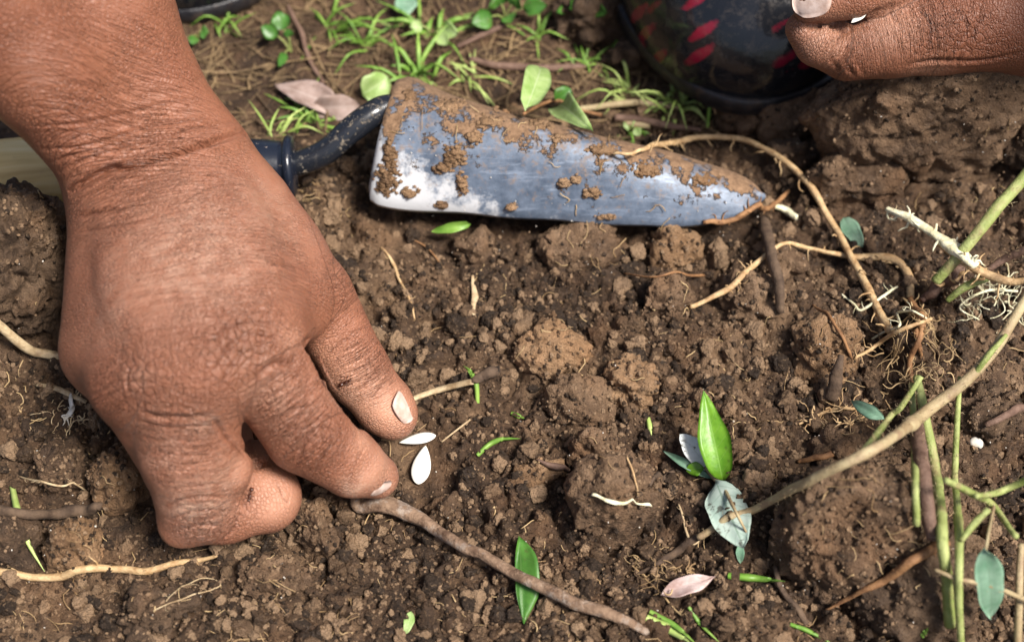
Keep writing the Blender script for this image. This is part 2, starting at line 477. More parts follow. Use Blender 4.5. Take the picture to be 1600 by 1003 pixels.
M['leaf_white'] = leaf_mat('whitish_leaf_underside', (.68, .72, .70), (.82, .84, .82), (.6, .64, .6), .6, spots=(.07, .05, .03), spot_amt=.9)
M['leaf_dead'] = leaf_mat('dead_leaf', (.23, .155, .125), (.40, .30, .265), (.46, .37, .33), .7, spots=(.13, .08, .05), spot_amt=.5, trans=.1)
M['leaf_pink'] = leaf_mat('withered_pink_leaf', (.36, .24, .21), (.66, .55, .52), (.5, .38, .35), .6, spots=(.14, .075, .045), spot_amt=.7, trans=.1)

# skin ------------------------------------------------
def skin_mat(name):
    t = NT(name)
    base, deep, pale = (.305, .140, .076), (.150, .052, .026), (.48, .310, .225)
    c = t.ramp(t.noise(45, 4, .6), [(.3, (.215, .080, .044)), (.7, (.325, .140, .082))])
    c = t.mix(t.math('MULTIPLY', t.ramp(t.noise(90, 4, .65), [(.42, 0), (.68, 1)]), .45), c, (.200, .072, .036))
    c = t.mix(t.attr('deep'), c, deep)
    c = t.mix(t.attr('palm'), c, (.50, .255, .165))
    dustn = t.ramp(t.noise(260, 4, .65), [(.38, 0), (.62, 1)])
    c = t.mix(t.math('MULTIPLY', t.attr('dust'), t.math('ADD', t.math('MULTIPLY', dustn, .75), .25)), c, pale)
    # fine diamond pattern of skin lines, drawn out across the limb
    sc = t.attr('skinco', True)
    big = t.attr('knuckle')
    cells = t.vor(1.0, 'DISTANCE_TO_EDGE', sc)
    lines = t.ramp(cells, [(0.0, 0), (.16, .8), (.4, 1)])
    cells2 = t.vor(430, 'DISTANCE_TO_EDGE', t.n('ShaderNodeVectorMath', operation='ADD').outputs[0]) if False else t.vor(420, 'DISTANCE_TO_EDGE')
    lines2 = t.ramp(cells2, [(0.0, 0), (.11, .8), (.3, 1)])
    lines = t.math('SUBTRACT', 1.0, t.math('MULTIPLY', t.math('SUBTRACT', 1.0, lines), t.ramp(t.noise(75, 3, .6), [(.36, .25), (.64, 1)])))
    fine = t.math('ADD', t.math('MULTIPLY', lines, .75), t.math('MULTIPLY', t.noise(2600, 2, .6), .35))
    inv = t.math('SUBTRACT', 1.0, lines)
    c = t.mix(t.math('MULTIPLY', inv, .34), c, deep)
    inv2 = t.math('SUBTRACT', 1.0, lines2)
    c = t.mix(t.math('MULTIPLY', t.math('MULTIPLY', inv2, big), .5), c, (.150, .050, .022))
    # transverse wrinkles where the skin bunches
    wa = t.attr('wrinkle'); wn1 = t.noise(1.0, 2, .5, t.attr('wrco', True)); wn2 = t.noise(2.1, 1, .5, t.attr('wrco', True))
    rid = t.math('MAXIMUM', t.ramp(t.math('ABSOLUTE', t.math('SUBTRACT', wn1, .5)), [(0, 1), (.045, 0)]), t.math('MULTIPLY', t.ramp(t.math('ABSOLUTE', t.math('SUBTRACT', wn2, .5)), [(0, 1), (.05, 0)]), .6))
    rid = t.math('MULTIPLY', rid, wa)
    c = t.mix(t.math('MULTIPLY', rid, .45), c, (.150, .052, .025))
    c = t.mix(t.math('MULTIPLY', t.attr('crease'), .8), c, (.115, .038, .018))
    t.col(c)
    t.p(Roughness=t.math('ADD', t.math('MULTIPLY', t.noise(700, 2, .5), .22), .36))
    t.b.inputs['Specular IOR Level'].default_value = .42
    t.b.inputs['Subsurface Weight'].default_value = .12
    t.b.inputs['Subsurface Radius'].default_value = (1.0, .35, .18)
    t.b.inputs['Subsurface Scale'].default_value = .002
    b1 = t.bump(fine, .00036, 1.0)
    bb = t.bump(t.math('MULTIPLY', lines2, big), .00050, 1.0, b1)
    t.bump(t.math('SUBTRACT', 1.0, rid), .0005, 1.0, bb)
    return t.m
M['skin'] = skin_mat('skin')
M['nail'] = plain('fingernail', (.46, .32, .26), (.60, .47, .41), 300, .42, 900, .0001, dirt=(.30, .17, .11), dirt_amt=.5)

# trowel ----------------------------------------------
def blade_mat():
    t = NT('worn_blue_steel')
    uv = t.attr('bladeuv', True)
    sx = t.n('ShaderNodeSeparateXYZ'); t.l(uv, sx.inputs[0]); u, v = sx.outputs[0], sx.outputs[1]
    steel = t.ramp(t.noise(170, 5, .7), [(.3, (.045, .064, .098)), (.7, (.15, .185, .245))])
    scr = t.noise(1, 4, .7, t.mapping((90, 900, 200), (0, 0, .25)))
    steel = t.mix(t.math('MULTIPLY', t.ramp(scr, [(.55, 0), (.75, 1)]), .5), steel, (.34, .40, .50))
    # bare worn patch near the shoulder corner of the near edge
    wear = t.math('ADD', t.math('MULTIPLY', t.noise(160, 5, .7), .9), t.math('ADD', t.math('MULTIPLY', u, -1.5), t.math('MULTIPLY', v, .85)))
    wear = t.ramp(wear, [(.74, 0), (.90, 1)])
    c = t.mix(t.math('MULTIPLY', wear, .85), steel, (.60, .60, .61))
    film = t.math('MULTIPLY', t.ramp(t.math('ADD', t.noise(420, 5, .75), t.math('MULTIPLY', v, -.14)), [(.45, 0), (.62, 1)]), .75)
    c = t.mix(film, c, (.22, .145, .092))
    m = t.math('ADD', t.noise(120, 6, .72), t.math('MULTIPLY', v, -.20))
    mud = t.ramp(t.math('ADD', m, t.math('MULTIPLY', t.math('LESS_THAN', u, .05), .07)), [(.475, 0), (.51, 1)])
    mudc = t.ramp(t.noise(500, 4, .7), [(.3, (.12, .066, .034)), (.7, (.29, .175, .098))])
    c = t.mix(mud, c, mudc)
    t.col(c)
    dirt = t.math('MAXIMUM', mud, t.math('MULTIPLY', film, .8))
    clean = t.math('SUBTRACT', 1.0, dirt)
    t.p(Metallic=t.math('MULTIPLY', clean, .18), Roughness=t.math('ADD', t.math('MULTIPLY', dirt, .45), .48))
    h = t.math('ADD', mud, t.math('MULTIPLY', t.math('MULTIPLY', t.noise(900, 4, .7), mud), .8))
    n1 = t.bump(h, .0008, 1.0)
    t.bump(t.noise(700, 4, .7), .00012, .7, n1)
    return t.m
M['blade'] = blade_mat()
def black_metal():
    t = NT('black_painted_steel')
    d = t.ramp(t.noise(520, 5, .75), [(.56, 0), (.64, 1)])
    d2 = t.math('MULTIPLY', d, t.ramp(t.noise(70, 3, .6), [(.42, 0.1), (.6, 1)]))
    c = t.mix(d2, (.011, .013, .018), (.30, .24, .17)); t.col(c)
    t.p(Roughness=t.math('ADD', t.math('MULTIPLY', d2, .5), .24)); t.bump(t.math('ADD', d2, t.math('MULTIPLY', t.noise(900, 3, .6), .25)), .0002, .8)
    return t.m
M['black_metal'] = black_metal()
def ferrule_mat():
    t = NT('black_plastic_ferrule')
    d = t.ramp(t.noise(600, 4, .7), [(.64, 0), (.7, 1)])
    t.col(t.mix(d, (.010, .013, .022), (.35, .28, .22))); t.p(Roughness=t.math('ADD', t.math('MULTIPLY', d, .4), .22)); t.bump(t.noise(500, 3, .6), .0001, .6)
    return t.m
M['ferrule'] = ferrule_mat()
def wood_mat():
    t = NT('pale_turned_wood')
    g = t.noise(60, 5, .65, t.mapping((.12, 1, 1)), 1.2)
    c = t.ramp(g, [(.3, (.46, .29, .09)), (.5, (.66, .47, .19)), (.7, (.76, .60, .32))])
    c = t.mix(t.math('MULTIPLY', t.ramp(t.noise(90, 5, .7), [(.58, 0), (.7, 1)]), .5), c, (.34, .21, .10))
    t.col(c); t.p(Roughness=.42); t.bump(g, .0002, .6)
    return t.m
M['wood'] = wood_mat()
# boot -------------------------------------------------
def boot_mat():
    t = NT('patterned_rubber')
    def dot(v, k):
        nd = t.n('ShaderNodeVectorMath', operation='DOT_PRODUCT'); t.l(t.co, nd.inputs[0]); nd.inputs[1].default_value = v
        return t.math('MULTIPLY', nd.outputs['Value'], k)
    cx = t.n('ShaderNodeCombineXYZ'); t.l(dot((.87, .41, .29), 62), cx.inputs[0]); t.l(dot((-.5, .71, .5), 190), cx.inputs[1]); t.l(dot((0, -.57, .82), 40), cx.inputs[2]); co = cx.outputs[0]
    vd = t.n('ShaderNodeTexVoronoi'); t.l(co, vd.inputs['Vector']); vd.inputs['Scale'].default_value = 1.0; vd.inputs['Randomness'].default_value = 1.0
    sc = t.n('ShaderNodeSeparateColor'); t.l(vd.outputs['Color'], sc.inputs[0])
    on = t.math('GREATER_THAN', sc.outputs[0], .38)
    r = t.ramp(t.math('ADD', vd.outputs['Distance'], t.math('MULTIPLY', t.noise(260, 4, .7), .42)), [(.46, 1), (.60, 0)])
    red = t.math('MULTIPLY', r, on)
    c = t.mix(red, (.009, .010, .013), (.17, .007, .022))
    d = t.math('MULTIPLY', t.ramp(t.noise(340, 5, .75), [(.5, 0), (.72, 1)]), .16)
    c = t.mix(d, c, (.19, .15, .12)); t.col(c)
    t.p(Roughness=t.math('ADD', t.math('MULTIPLY', d, .8), .17)); t.bump(t.noise(90, 3, .5), .0012, .5)
    return t.m
M['boot'] = boot_mat()
M['boot_sole'] = plain('boot_sole_rubber', (.010, .010, .013), (.028, .026, .028), 200, .35, 700, .0003, dirt=(.11, .07, .045), dirt_amt=.5)
# ------------------------------------------------------------------ ground: one soil sheet, fine where the camera looks
def grow(a, b, step, g1=1.35, far=900.0):
    xs = list(np.arange(a, b + 1e-6, step)); s = step
    while xs[-1] < far: s *= g1; xs.append(xs[-1] + s)
    s = step
    while xs[0] > -far: s *= g1; xs.insert(0, xs[0] - s)
    return np.array(xs)
GX = grow(-20.0, 20.5, .055)
gy = [-12.0]
while gy[-1] < 24.0: gy.append(gy[-1] + .050 + .0022 * max(0, gy[-1] + 4))
_o = grow(-12, -12 + 1e-9, .06); _f = grow(24, 24 + 1e-9, .1)
GY = np.array(sorted(set(np.round([v for v in _o if v < -12.01] + gy + [v for v in _f if v > 24.05], 5))))

def height(X, Y):
    X = X.astype(np.float32); Y = Y.astype(np.float32)
    wx = X + .35 * vnoise2(X / 1.1, Y / 1.1, 3); wy = Y + .35 * vnoise2(X / 1.1 + 40, Y / 1.1, 4)
    h = .55 * fbm2(X / 7.0, Y / 7.0, 11, 3); h0 = h
    till = 1 - sstep(6.5, 9.5, Y + .8 * vnoise2(X / 4, Y / 4, 21) - .12 * (X - 2))       # dug soil near, trodden litter far
    till = np.maximum(till, sstep(7, 10, X) * (1 - sstep(15, 19, Y)))
    for c, amp, off, sd in ((2.6, .22, .18, 31), (1.25, .28, .28, 32), (.66, .34, .36, 33)):      # aggregates parted by crevices
        jx = wx + .22 * c * vnoise2(X / (c * .33), Y / (c * .33), sd + 7); jy = wy + .22 * c * vnoise2(X / (c * .33) + 9, Y / (c * .33), sd + 8)
        d, i, e = worley2(jx / c + sd, jy / c, sd)
        b = np.sqrt(np.clip((e - d) / .42, 0, 1))
        m = .30 + .70 * sstep(-.35, .35, vnoise2(X / (c * 3), Y / (c * 3), sd + 40))
        h = h + c * m * (amp * b * (.35 + .65 * i) + off * (i - .5) * sstep(0, .12, e - d)) * till
    for c, amp, sd in ((.36, .52, 34), (.2, .48, 35)):
        d, i, e = worley2(wx / c + sd, wy / c, sd)
        b = np.sqrt(np.maximum(0, 1 - (d / .74) ** 2)) * (.2 + .8 * i)
        m = .35 + .65 * sstep(-.35, .4, vnoise2(X / (c * 4), Y / (c * 4), sd + 40))
        h = h + c * amp * b * m * (.45 + .55 * till)
    h = h + .075 * fbm2(X / .30, Y / .30, 71, 3) * (.6 + .4 * till)
    # banks: heaped soil on the right, the mound by the handle, a shallow hollow round the seeds
    h = h + 1.5 * sstep(9, 16, X) * sstep(2, 9, Y) + .9 * np.exp(-((X + 15) ** 2 / 12 + (Y - 1.5) ** 2 / 9))
    s1, s2 = W(652, 686, 0), W(659, 726, 0)                     # pressed flat under the two seeds
    fl = np.maximum(np.exp(-((X - s1[0]) ** 2 + (Y - s1[1]) ** 2) / .55), np.exp(-((X - s2[0]) ** 2 + (Y - s2[1]) ** 2) / .55))
    h = h + (h0 + .22 - h) * .85 * fl
    sd_ = W(640, 715, 0)
    h = h - .45 * np.exp(-((X - sd_[0]) ** 2 + (Y - sd_[1]) ** 2) / 9)
    return h
_X, _Y = np.meshgrid(GX, GY, indexing='ij')
far_fade = (1 - sstep(40, 90, np.hypot(_X, _Y)))
GZ = height(_X, _Y) * far_fade
GZ -= np.median(GZ[(np.abs(_X) < 10) & (np.abs(_Y) < 8)])

def bil(A, xs, ys, x, y):
    x = np.atleast_1d(x); y = np.atleast_1d(y)
    i = np.clip(np.searchsorted(xs, x) - 1, 0, len(xs) - 2); j = np.clip(np.searchsorted(ys, y) - 1, 0, len(ys) - 2)
    u = np.clip((x - xs[i]) / (xs[i + 1] - xs[i]), 0, 1); v = np.clip((y - ys[j]) / (ys[j + 1] - ys[j]), 0, 1)
    return A[i, j] * (1 - u) * (1 - v) + A[i + 1, j] * u * (1 - v) + A[i, j + 1] * (1 - u) * v + A[i + 1, j + 1] * u * v
def H(x, y): return float(bil(GZ, GX, GY, x, y)[0])

_n, _m = len(GX), len(GY)
_I = np.arange(_n * _m).reshape(_n, _m)
GF = np.stack([_I[:-1, :-1], _I[1:, :-1], _I[1:, 1:], _I[:-1, 1:]], -1).reshape(-1, 4)
ground = put('ground', np.stack([_X, _Y, GZ], -1).reshape(-1, 3), GF, M['soil'], 'dark brown crumbly garden soil', None, kind='structure', origin=(0, 0, 0))

# what lies highest at each place (soil first; clods and the blade are added as they are built)
TX = np.arange(-24, 26, .12); TY = np.arange(-14, 30, .12)
_a, _b = np.meshgrid(TX, TY, indexing='ij')
TOP = bil(GZ, GX, GY, _a.ravel(), _b.ravel()).reshape(_a.shape)
def raise_top(V):
    i = np.round((V[:, 0] - TX[0]) / .12).astype(int); j = np.round((V[:, 1] - TY[0]) / .12).astype(int)
    ok = (i >= 0) & (j >= 0) & (i < len(TX)) & (j < len(TY))
    np.maximum.at(TOP, (i[ok], j[ok]), V[ok, 2])
OCC = np.zeros(TOP.shape, bool)
def occupy(V):                                 # keep loose crumbs off thin things
    V = np.asarray(V); i = np.clip(np.round((V[:, 0] - TX[0]) / .12).astype(int), 1, len(TX) - 2) ; j = np.clip(np.round((V[:, 1] - TY[0]) / .12).astype(int), 1, len(TY) - 2)
    OCC[i, j] = True
def top(x, y): return float(bil(TOP, TX, TY, x, y)[0])
def G(px, py, lift=0.0):                       # first surface met by the sight line through a photo pixel, raised by lift
    d = ray(px, py); t0 = (8.0 - CAM[2]) / d[2]; t1 = (-2.0 - CAM[2]) / d[2]
    t = np.linspace(t0, t1, 260); P = CAM + d * t[:, None]
    z = bil(TOP, TX, TY, P[:, 0], P[:, 1]) + lift
    k = np.argmax(P[:, 2] <= z)
    return P[k] if P[k, 2] <= z[k] else P[-1]
def Gg(px, py, lift=0.0):                      # same, on the bare soil only
    p = W(px, py, lift)
    for _ in range(8): p = W(px, py, H(p[0], p[1]) + lift)
    return p

# ------------------------------------------------------------------ clods: each a lump of its own
def clod(px, py, rx, ry, hz0, mat, label, seed, sink=.35, rz=0.0, sub=5, cut=5, lump=.68):
    c = Gg(px, py); hz = hz0 * 1.35; a, b = cm(rx, c), cm(ry, c) / math.sin(PITCH) * .92
    V, F = ico(sub); V = V.copy(); r = np.random.default_rng(seed)
    for _ in range(cut):
        n = unit(r.normal(size=3)); d = r.uniform(.62, .85); e = V @ n - d
        V = V - np.where(e > 0, e * .85, 0)[:, None] * n
    o = r.uniform(0, 50, 3); N = V / np.linalg.norm(V, axis=1)[:, None]
    A = np.array([a, b, hz]); Q = V * A + o                      # cm space, so the crumb size is the same on every clod
    d1 = .22 * fbm3(V + o, 1.3, seed, 3) * min(a, b, hz * 1.5)
    Q = Q + .16 * np.stack([vnoise3(*(Q.T * 2.2 + 9 * k_), seed + k_) for k_ in range(3)], 1)
    w1, i1, e1 = worley3(Q, 1 / 1.15, seed); w2, i2, e2 = worley3(Q, 1 / .5, seed + 1); w3, i3, _ = worley3(Q, 1 / .2, seed + 2)
    disp = d1 + lump * (.34 * np.sqrt(np.clip((e1 - w1) / .4, 0, 1)) * (.25 + i1) + .22 * np.sqrt(np.clip((e2 - w2) / .4, 0, 1)) * (.1 + i2) + .11 * np.sqrt(np.maximum(0, 1 - (w3 / .9) ** 2)) * (.3 + i3)) + .10 * fbm3(Q, 3.6, seed + 3, 4) - .33 * lump
    V = V * A + N * disp[:, None]
    R = rotm(r.uniform(-.15, .15), r.uniform(-.15, .15), rz); V = V @ R.T
    V = V + np.array([c[0], c[1], c[2] + hz * (1.02 - 2 * sink)])
    raise_top(V)
    return put('soil_clod', V, F, M[mat], label, 'soil clod', 'clods of dug soil')
CL = [
 (1415, 205, 165, 80, 2.3, 'clod', 'largest flat-topped clod, right under the fist at upper right', .30, -.05, 6),
 (1590, 190, 60, 85, 1.6, 'clod_dark', 'dark clod at the right frame edge below the fist', .3, 0, 5),
 (1345, 282, 85, 48, 1.1, 'clod', 'rough brown clod just below the largest clod at upper right', .35, .3, 5),
 (1160, 185, 48, 34, .9, 'clod', 'rounded clod under the sole tip of the patterned boot', .3, .2, 5),
 (1225, 192, 55, 42, 1.0, 'clod', 'cracked clod between the boot sole and the largest clod', .3, .5, 5),
 (1235, 262, 40, 26, .6, 'clod_dark', 'small clod below the arched pale root near the boot', .35, .1, 4),
 (1055, 398, 40, 36, .62, 'clod_dry', 'dry orange clod right below the tip end of the trowel blade', .33, .2, 5),
 (905, 395, 68, 42, .8, 'clod', 'wide brown clod under the middle of the trowel edge', .42, .1, 5),
 (740, 392, 32, 26, .55, 'clod', 'small clod below the fresh green fern scrap', .4, .3, 4),
 (860, 545, 68, 48, .75, 'clod_dry', 'broad pale clod in the middle of the dug soil', .45, .2, 5),
 (985, 605, 46, 42, .6, 'clod_dry', 'light clod right of the broad pale clod', .42, .5, 5),
 (900, 640, 52, 42, .7, 'clod', 'brown clod below the broad pale clod', .4, .1, 5),
 (1285, 555, 58, 52, .8, 'clod_dry', 'round tan clod crossed by a thin red root', .4, .2, 5),
 (1175, 470, 64, 42, .8, 'clod', 'clod under the lower end of the horizontal pale root', .42, -.2, 5),
 (930, 725, 42, 36, .9, 'clod', 'upper lump of the double clod right of the seeds', .38, .4, 5),
 (955, 800, 78, 58, 1.3, 'clod', 'large smooth clod bearing a white fibre strip', .40, .35, 5),
 (840, 745, 46, 24, .45, 'clod_dry', 'low reddish clod between the seeds and the double clod', .4, .1, 4),
 (1315, 850, 128, 92, 2.1, 'clod', 'huge clod at lower right beneath the bent orange root', .42, .25, 6),
 (1420, 930, 95, 75, 1.3, 'clod_dark', 'dark clod at lower right behind the green stems', .42, .1, 5),
 (45, 440, 82, 95, 2.3, 'clod_dark', 'tall dark mound of soil below the wooden handle', .35, .1, 6),
 (195, 760, 52, 38, .9, 'clod_dry', 'tan clod left of the curled fingers', .35, .3, 5),
 (120, 863, 55, 34, .8, 'clod_dry', 'ochre clod above the bottom left root', .38, .1, 5),
 (95, 735, 48, 34, .7, 'clod', 'grey-brown clod left of the tan clod by the fist', .4, .5, 5),
 (500, 835, 36, 44, .7, 'clod', 'brown clod between the fist and the knobbed twig', .38, .4, 5),
 (700, 800, 36, 22, .4, 'clod', 'small clod behind the knobbed twig below the seeds', .4, .1, 4),
 (920, 52, 68, 40, 1.2, 'clod_dark', 'crumbly clod under the weed leaves at the top, left of the boot', .35, .1, 5),
 (980, 100, 42, 26, .7, 'clod_dark', 'small dark clod left of the boot above the grass tuft', .35, .1, 4),
 (1420, 545, 40, 40, .7, 'clod_dark', 'dark clod tangled in the root bunch at right', .4, .1, 4),
 (1540, 660, 62, 42, .8, 'clod_dark', 'dark clod right of the pale vertical stem', .42, .3, 5),
 (1225, 420, 34, 30, .55, 'clod', 'clod beside the grey vertical stick', .4, .3, 4),
 (1330, 700, 70, 40, .55, 'clod', 'low clod behind the long diagonal stem', .45, .3, 5),
 (430, 905, 60, 34, .5, 'clod', 'low clod below the curled fingers near the bottom edge', .45, .1, 5),
 (255, 960, 60, 36, .6, 'clod_dark', 'dark clod at the bottom edge below the left root', .45, .3, 5),
 (20, 850, 42, 40, .8, 'clod_dark', 'dark brown clod at the left edge above the bottom root', .4, .3, 4),
 (1040, 470, 50, 36, .5, 'clod', 'flat clod left of the horizontal pale root', .45, .2, 5),
]
for i, (px, py, rx, ry, hz, mt, lb, sk, rz, sb) in enumerate(CL):
    clod(px, py, rx, ry, hz, mt, lb, 100 + i, sk, rz, sb, lump=1.0 if mt == 'clod_dark' else .7)

# ------------------------------------------------------------------ soil crumbs: tens of thousands, one object
def crumb_cloud():
    src = bpy.data.collections.new('crumb_sources')
    for k in range(10):
        V, F = ico(4 if k < 5 else 3); V = V.copy(); r = np.random.default_rng(900 + k)
        for _ in range(5):
            n = unit(r.normal(size=3)); d = r.uniform(.55, .85); e = V @ n - d
            V = V - np.where(e > 0, e, 0)[:, None] * n
        o = r.uniform(0, 40, 3)
        w_, i_, _ = worley3(V + o, 1.6, k)
        w2_, _i, _ = worley3(V + o, 3.6, k + 7)
        V = V * (1 + .34 * fbm3(V + o, 1.3, k, 3) + .30 * (.6 - w_) + .16 * (.5 - w2_) + .16 * fbm3(V + o, 5.5, k + 3, 2))[:, None]
        V[:, 2] *= r.uniform(.6, .9)
        me = mesh_np('crumb_source', V / S * .01, F); me.materials.append(M['crumb'])
        me.transform(__import__('mathutils').Matrix.Scale(100, 4))
        o_ = bpy.data.objects.new('crumb_source_%02d' % k, me); src.objects.link(o_)
    N = 62000
    r = np.random.default_rng(5)
    # spread evenly over the picture, so the density follows the distance
    px = r.uniform(-120, 1720, N); py = r.uniform(-60, 1090, N)
    P = np.array([W(a, b, .2) for a, b in zip(px, py)])
    X, Y = P[:, 0], P[:, 1]
    clus = fbm2(X / 1.6, Y / 1.6, 401, 3) + .6 * r.normal(size=N)
    litter = sstep(7.5, 10.5, Y - .12 * (X - 2)) * (1 - sstep(7, 10, X))
    keep = (clus > -.35) & (r.uniform(size=N) > .55 * litter)
    X, Y, clus, litter = X[keep], Y[keep], clus[keep], litter[keep]; n = len(X)
    size = np.clip(.030 * r.pareto(2.1, n) + .030, .03, .30) * (1 - .35 * litter)
    Z = bil(TOP, TX, TY, X, Y); Zg = bil(GZ, GX, GY, X, Y)
    onclod = Z - Zg > .15
    Z = np.where(onclod, Z - .05, Zg); size = np.where(onclod, np.minimum(size, .075), size)
    V = np.stack([X, Y, Z + size * .05], 1)
    ok = ~(onclod & (r.uniform(size=n) < .15))
    ok &= ~OCC[np.clip(np.round((X - TX[0]) / .12).astype(int), 0, len(TX) - 1), np.clip(np.round((Y - TY[0]) / .12).astype(int), 0, len(TY) - 1)]
    for sp in (W(652, 686, .2), W(659, 726, .2)): ok &= ~((np.hypot(X - sp[0], Y - sp[1]) < .85) & (size > .045)) & ~(np.hypot(X - sp[0], Y - sp[1]) < .5)
    V, size = V[ok], size[ok]
    m = 9000                                                   # lumps of 2 to 9 mm, gathered in drifts
    X2 = r.uniform(-20, 21, m); Y2 = r.uniform(-12, 21, m)
    k2 = fbm2(X2 / 2.4, Y2 / 2.4, 411, 3) + .35 * r.normal(size=m)
    lit2 = sstep(7.0, 9.5, Y2 - .12 * (X2 - 2)) * (1 - sstep(7, 10, X2))
    oc2 = OCC[np.clip(np.round((X2 - TX[0]) / .12).astype(int), 0, len(TX) - 1), np.clip(np.round((Y2 - TY[0]) / .12).astype(int), 0, len(TY) - 1)]
    z2 = bil(TOP, TX, TY, X2, Y2); g2 = bil(GZ, GX, GY, X2, Y2)
    sd2 = W(645, 715, 0); ns = np.hypot(X2 - sd2[0], Y2 - sd2[1]) > 1.3
    ok2 = (k2 > .05) & (r.uniform(size=m) > lit2) & ~oc2 & (z2 - g2 < .2) & ns
    s2 = np.clip(.11 * np.exp(.48 * r.normal(size=m)), .07, .42)
    V2 = np.stack([X2, Y2, g2 + s2 * .12], 1)[ok2]
    V = np.vstack([V, V2]); size = np.r_[size, s2[ok2]]; n = len(V)
    me = mesh_np('soil_crumbs', V, np.zeros((0, 3), int) if False else [], True, {'rot': r.uniform(0, 6.28, (n, 3)), 'scl': size * S * 1.0})
    # (index by size below)
    at = me.attributes.new('idx', 'INT', 'POINT'); at.data.foreach_set('value', np.where(size > .13, r.integers(0, 5, n), r.integers(5, 10, n)).astype(np.int32))
    ob = bpy.data.objects.new('soil_crumbs', me); COL.objects.link(ob)
    tag(ob, 'loose brown soil crumbs strewn all over the dug ground', None, kind='stuff')
    ng = bpy.data.node_groups.new('crumbs', 'GeometryNodeTree')
    ng.interface.new_socket('Geometry', in_out='INPUT', socket_type='NodeSocketGeometry'); ng.interface.new_socket('Geometry', in_out='OUTPUT', socket_type='NodeSocketGeometry')
    gi, go = ng.nodes.new('NodeGroupInput'), ng.nodes.new('NodeGroupOutput')
    ci = ng.nodes.new('GeometryNodeCollectionInfo'); ci.inputs[0].default_value = src; ci.inputs['Separate Children'].default_value = True; ci.inputs['Reset Children'].default_value = True
    ip = ng.nodes.new('GeometryNodeInstanceOnPoints'); ip.inputs['Pick Instance'].default_value = True
    def na(nm, dt):
        q = ng.nodes.new('GeometryNodeInputNamedAttribute'); q.data_type = dt; q.inputs[0].default_value = nm; return q.outputs[0]
    ng.links.new(gi.outputs[0], ip.inputs['Points']); ng.links.new(ci.outputs[0], ip.inputs['Instance'])
    ng.links.new(na('idx', 'INT'), ip.inputs['Instance Index'])
    ng.links.new(na('rot', 'FLOAT_VECTOR'), ip.inputs['Rotation'])
    ng.links.new(na('scl', 'FLOAT'), ip.inputs['Scale'])
    ng.links.new(ip.outputs[0], go.inputs[0])
    md = ob.modifiers.new('crumbs', 'NODES'); md.node_group = ng
CRUMBS = crumb_cloud
# ------------------------------------------------------------------ hands
def hand_field(bones, blobs, h, cuts=()):
    """bones: (name, [(px,py,z,r_px), ...], k); the radii are read in photo pixels at that point's distance"""
    pts = []
    for nm, ch, k, *_ in bones:
        for p in ch:
            q = W(*p[:3]); r = cm(p[3], q); pts += [q - r, q + r]
    pts = np.array(pts)
    f = Field(pts.min(0) - .8, pts.max(0) + .8, h)
    chains = []
    for nm, ch, k, *_ in bones:
        Q = [W(*p[:3]) for p in ch]; R = [cm(p[3], q) for p, q in zip(ch, Q)]
        for a, b, ra, rb in zip(Q[:-1], Q[1:], R[:-1], R[1:]): f.cap(a, b, ra, rb, k)
        chains.append((nm, Q, R))
    for (px, py, z, rx, ry, rz_, k) in blobs:
        c = W(px, py, z); f.ell(c, (cm(rx, c), cm(ry, c), cm(rz_, c)), k=k)
    def surf(px, py, deeper):              # where the sight line meets the flesh so far, a little further in
        d = ray(px, py); d = d / np.linalg.norm(d); t = np.arange(20, 70, .05); Q = CAM + d * t[:, None]
        ix = np.round((Q - f.lo) / f.h).astype(int); ok = ((ix >= 0) & (ix < f.n)).all(1)
        v = np.full(len(t), 9.0); v[ok] = f.F[ix[ok, 0], ix[ok, 1], ix[ok, 2]]
        return Q[np.argmax(v < 0)] + d * deeper
    for pts_, r_, deep_, k in cuts:
        slots = [[surf(x, y, dd) for x, y in pts_] for dd in (deep_ if isinstance(deep_, tuple) else (deep_,))]
        for Q in slots:
            for a, b in zip(Q[:-1], Q[1:]): f.cap(a, b, r_, r_, k, 's')
    return f, chains

def seg_d(V, a, b):
    ba = b - a; L = ba @ ba + 1e-9
    t = np.clip((V - a) @ ba / L, 0, 1)
    return np.linalg.norm(V - a - t[:, None] * ba, axis=1), t

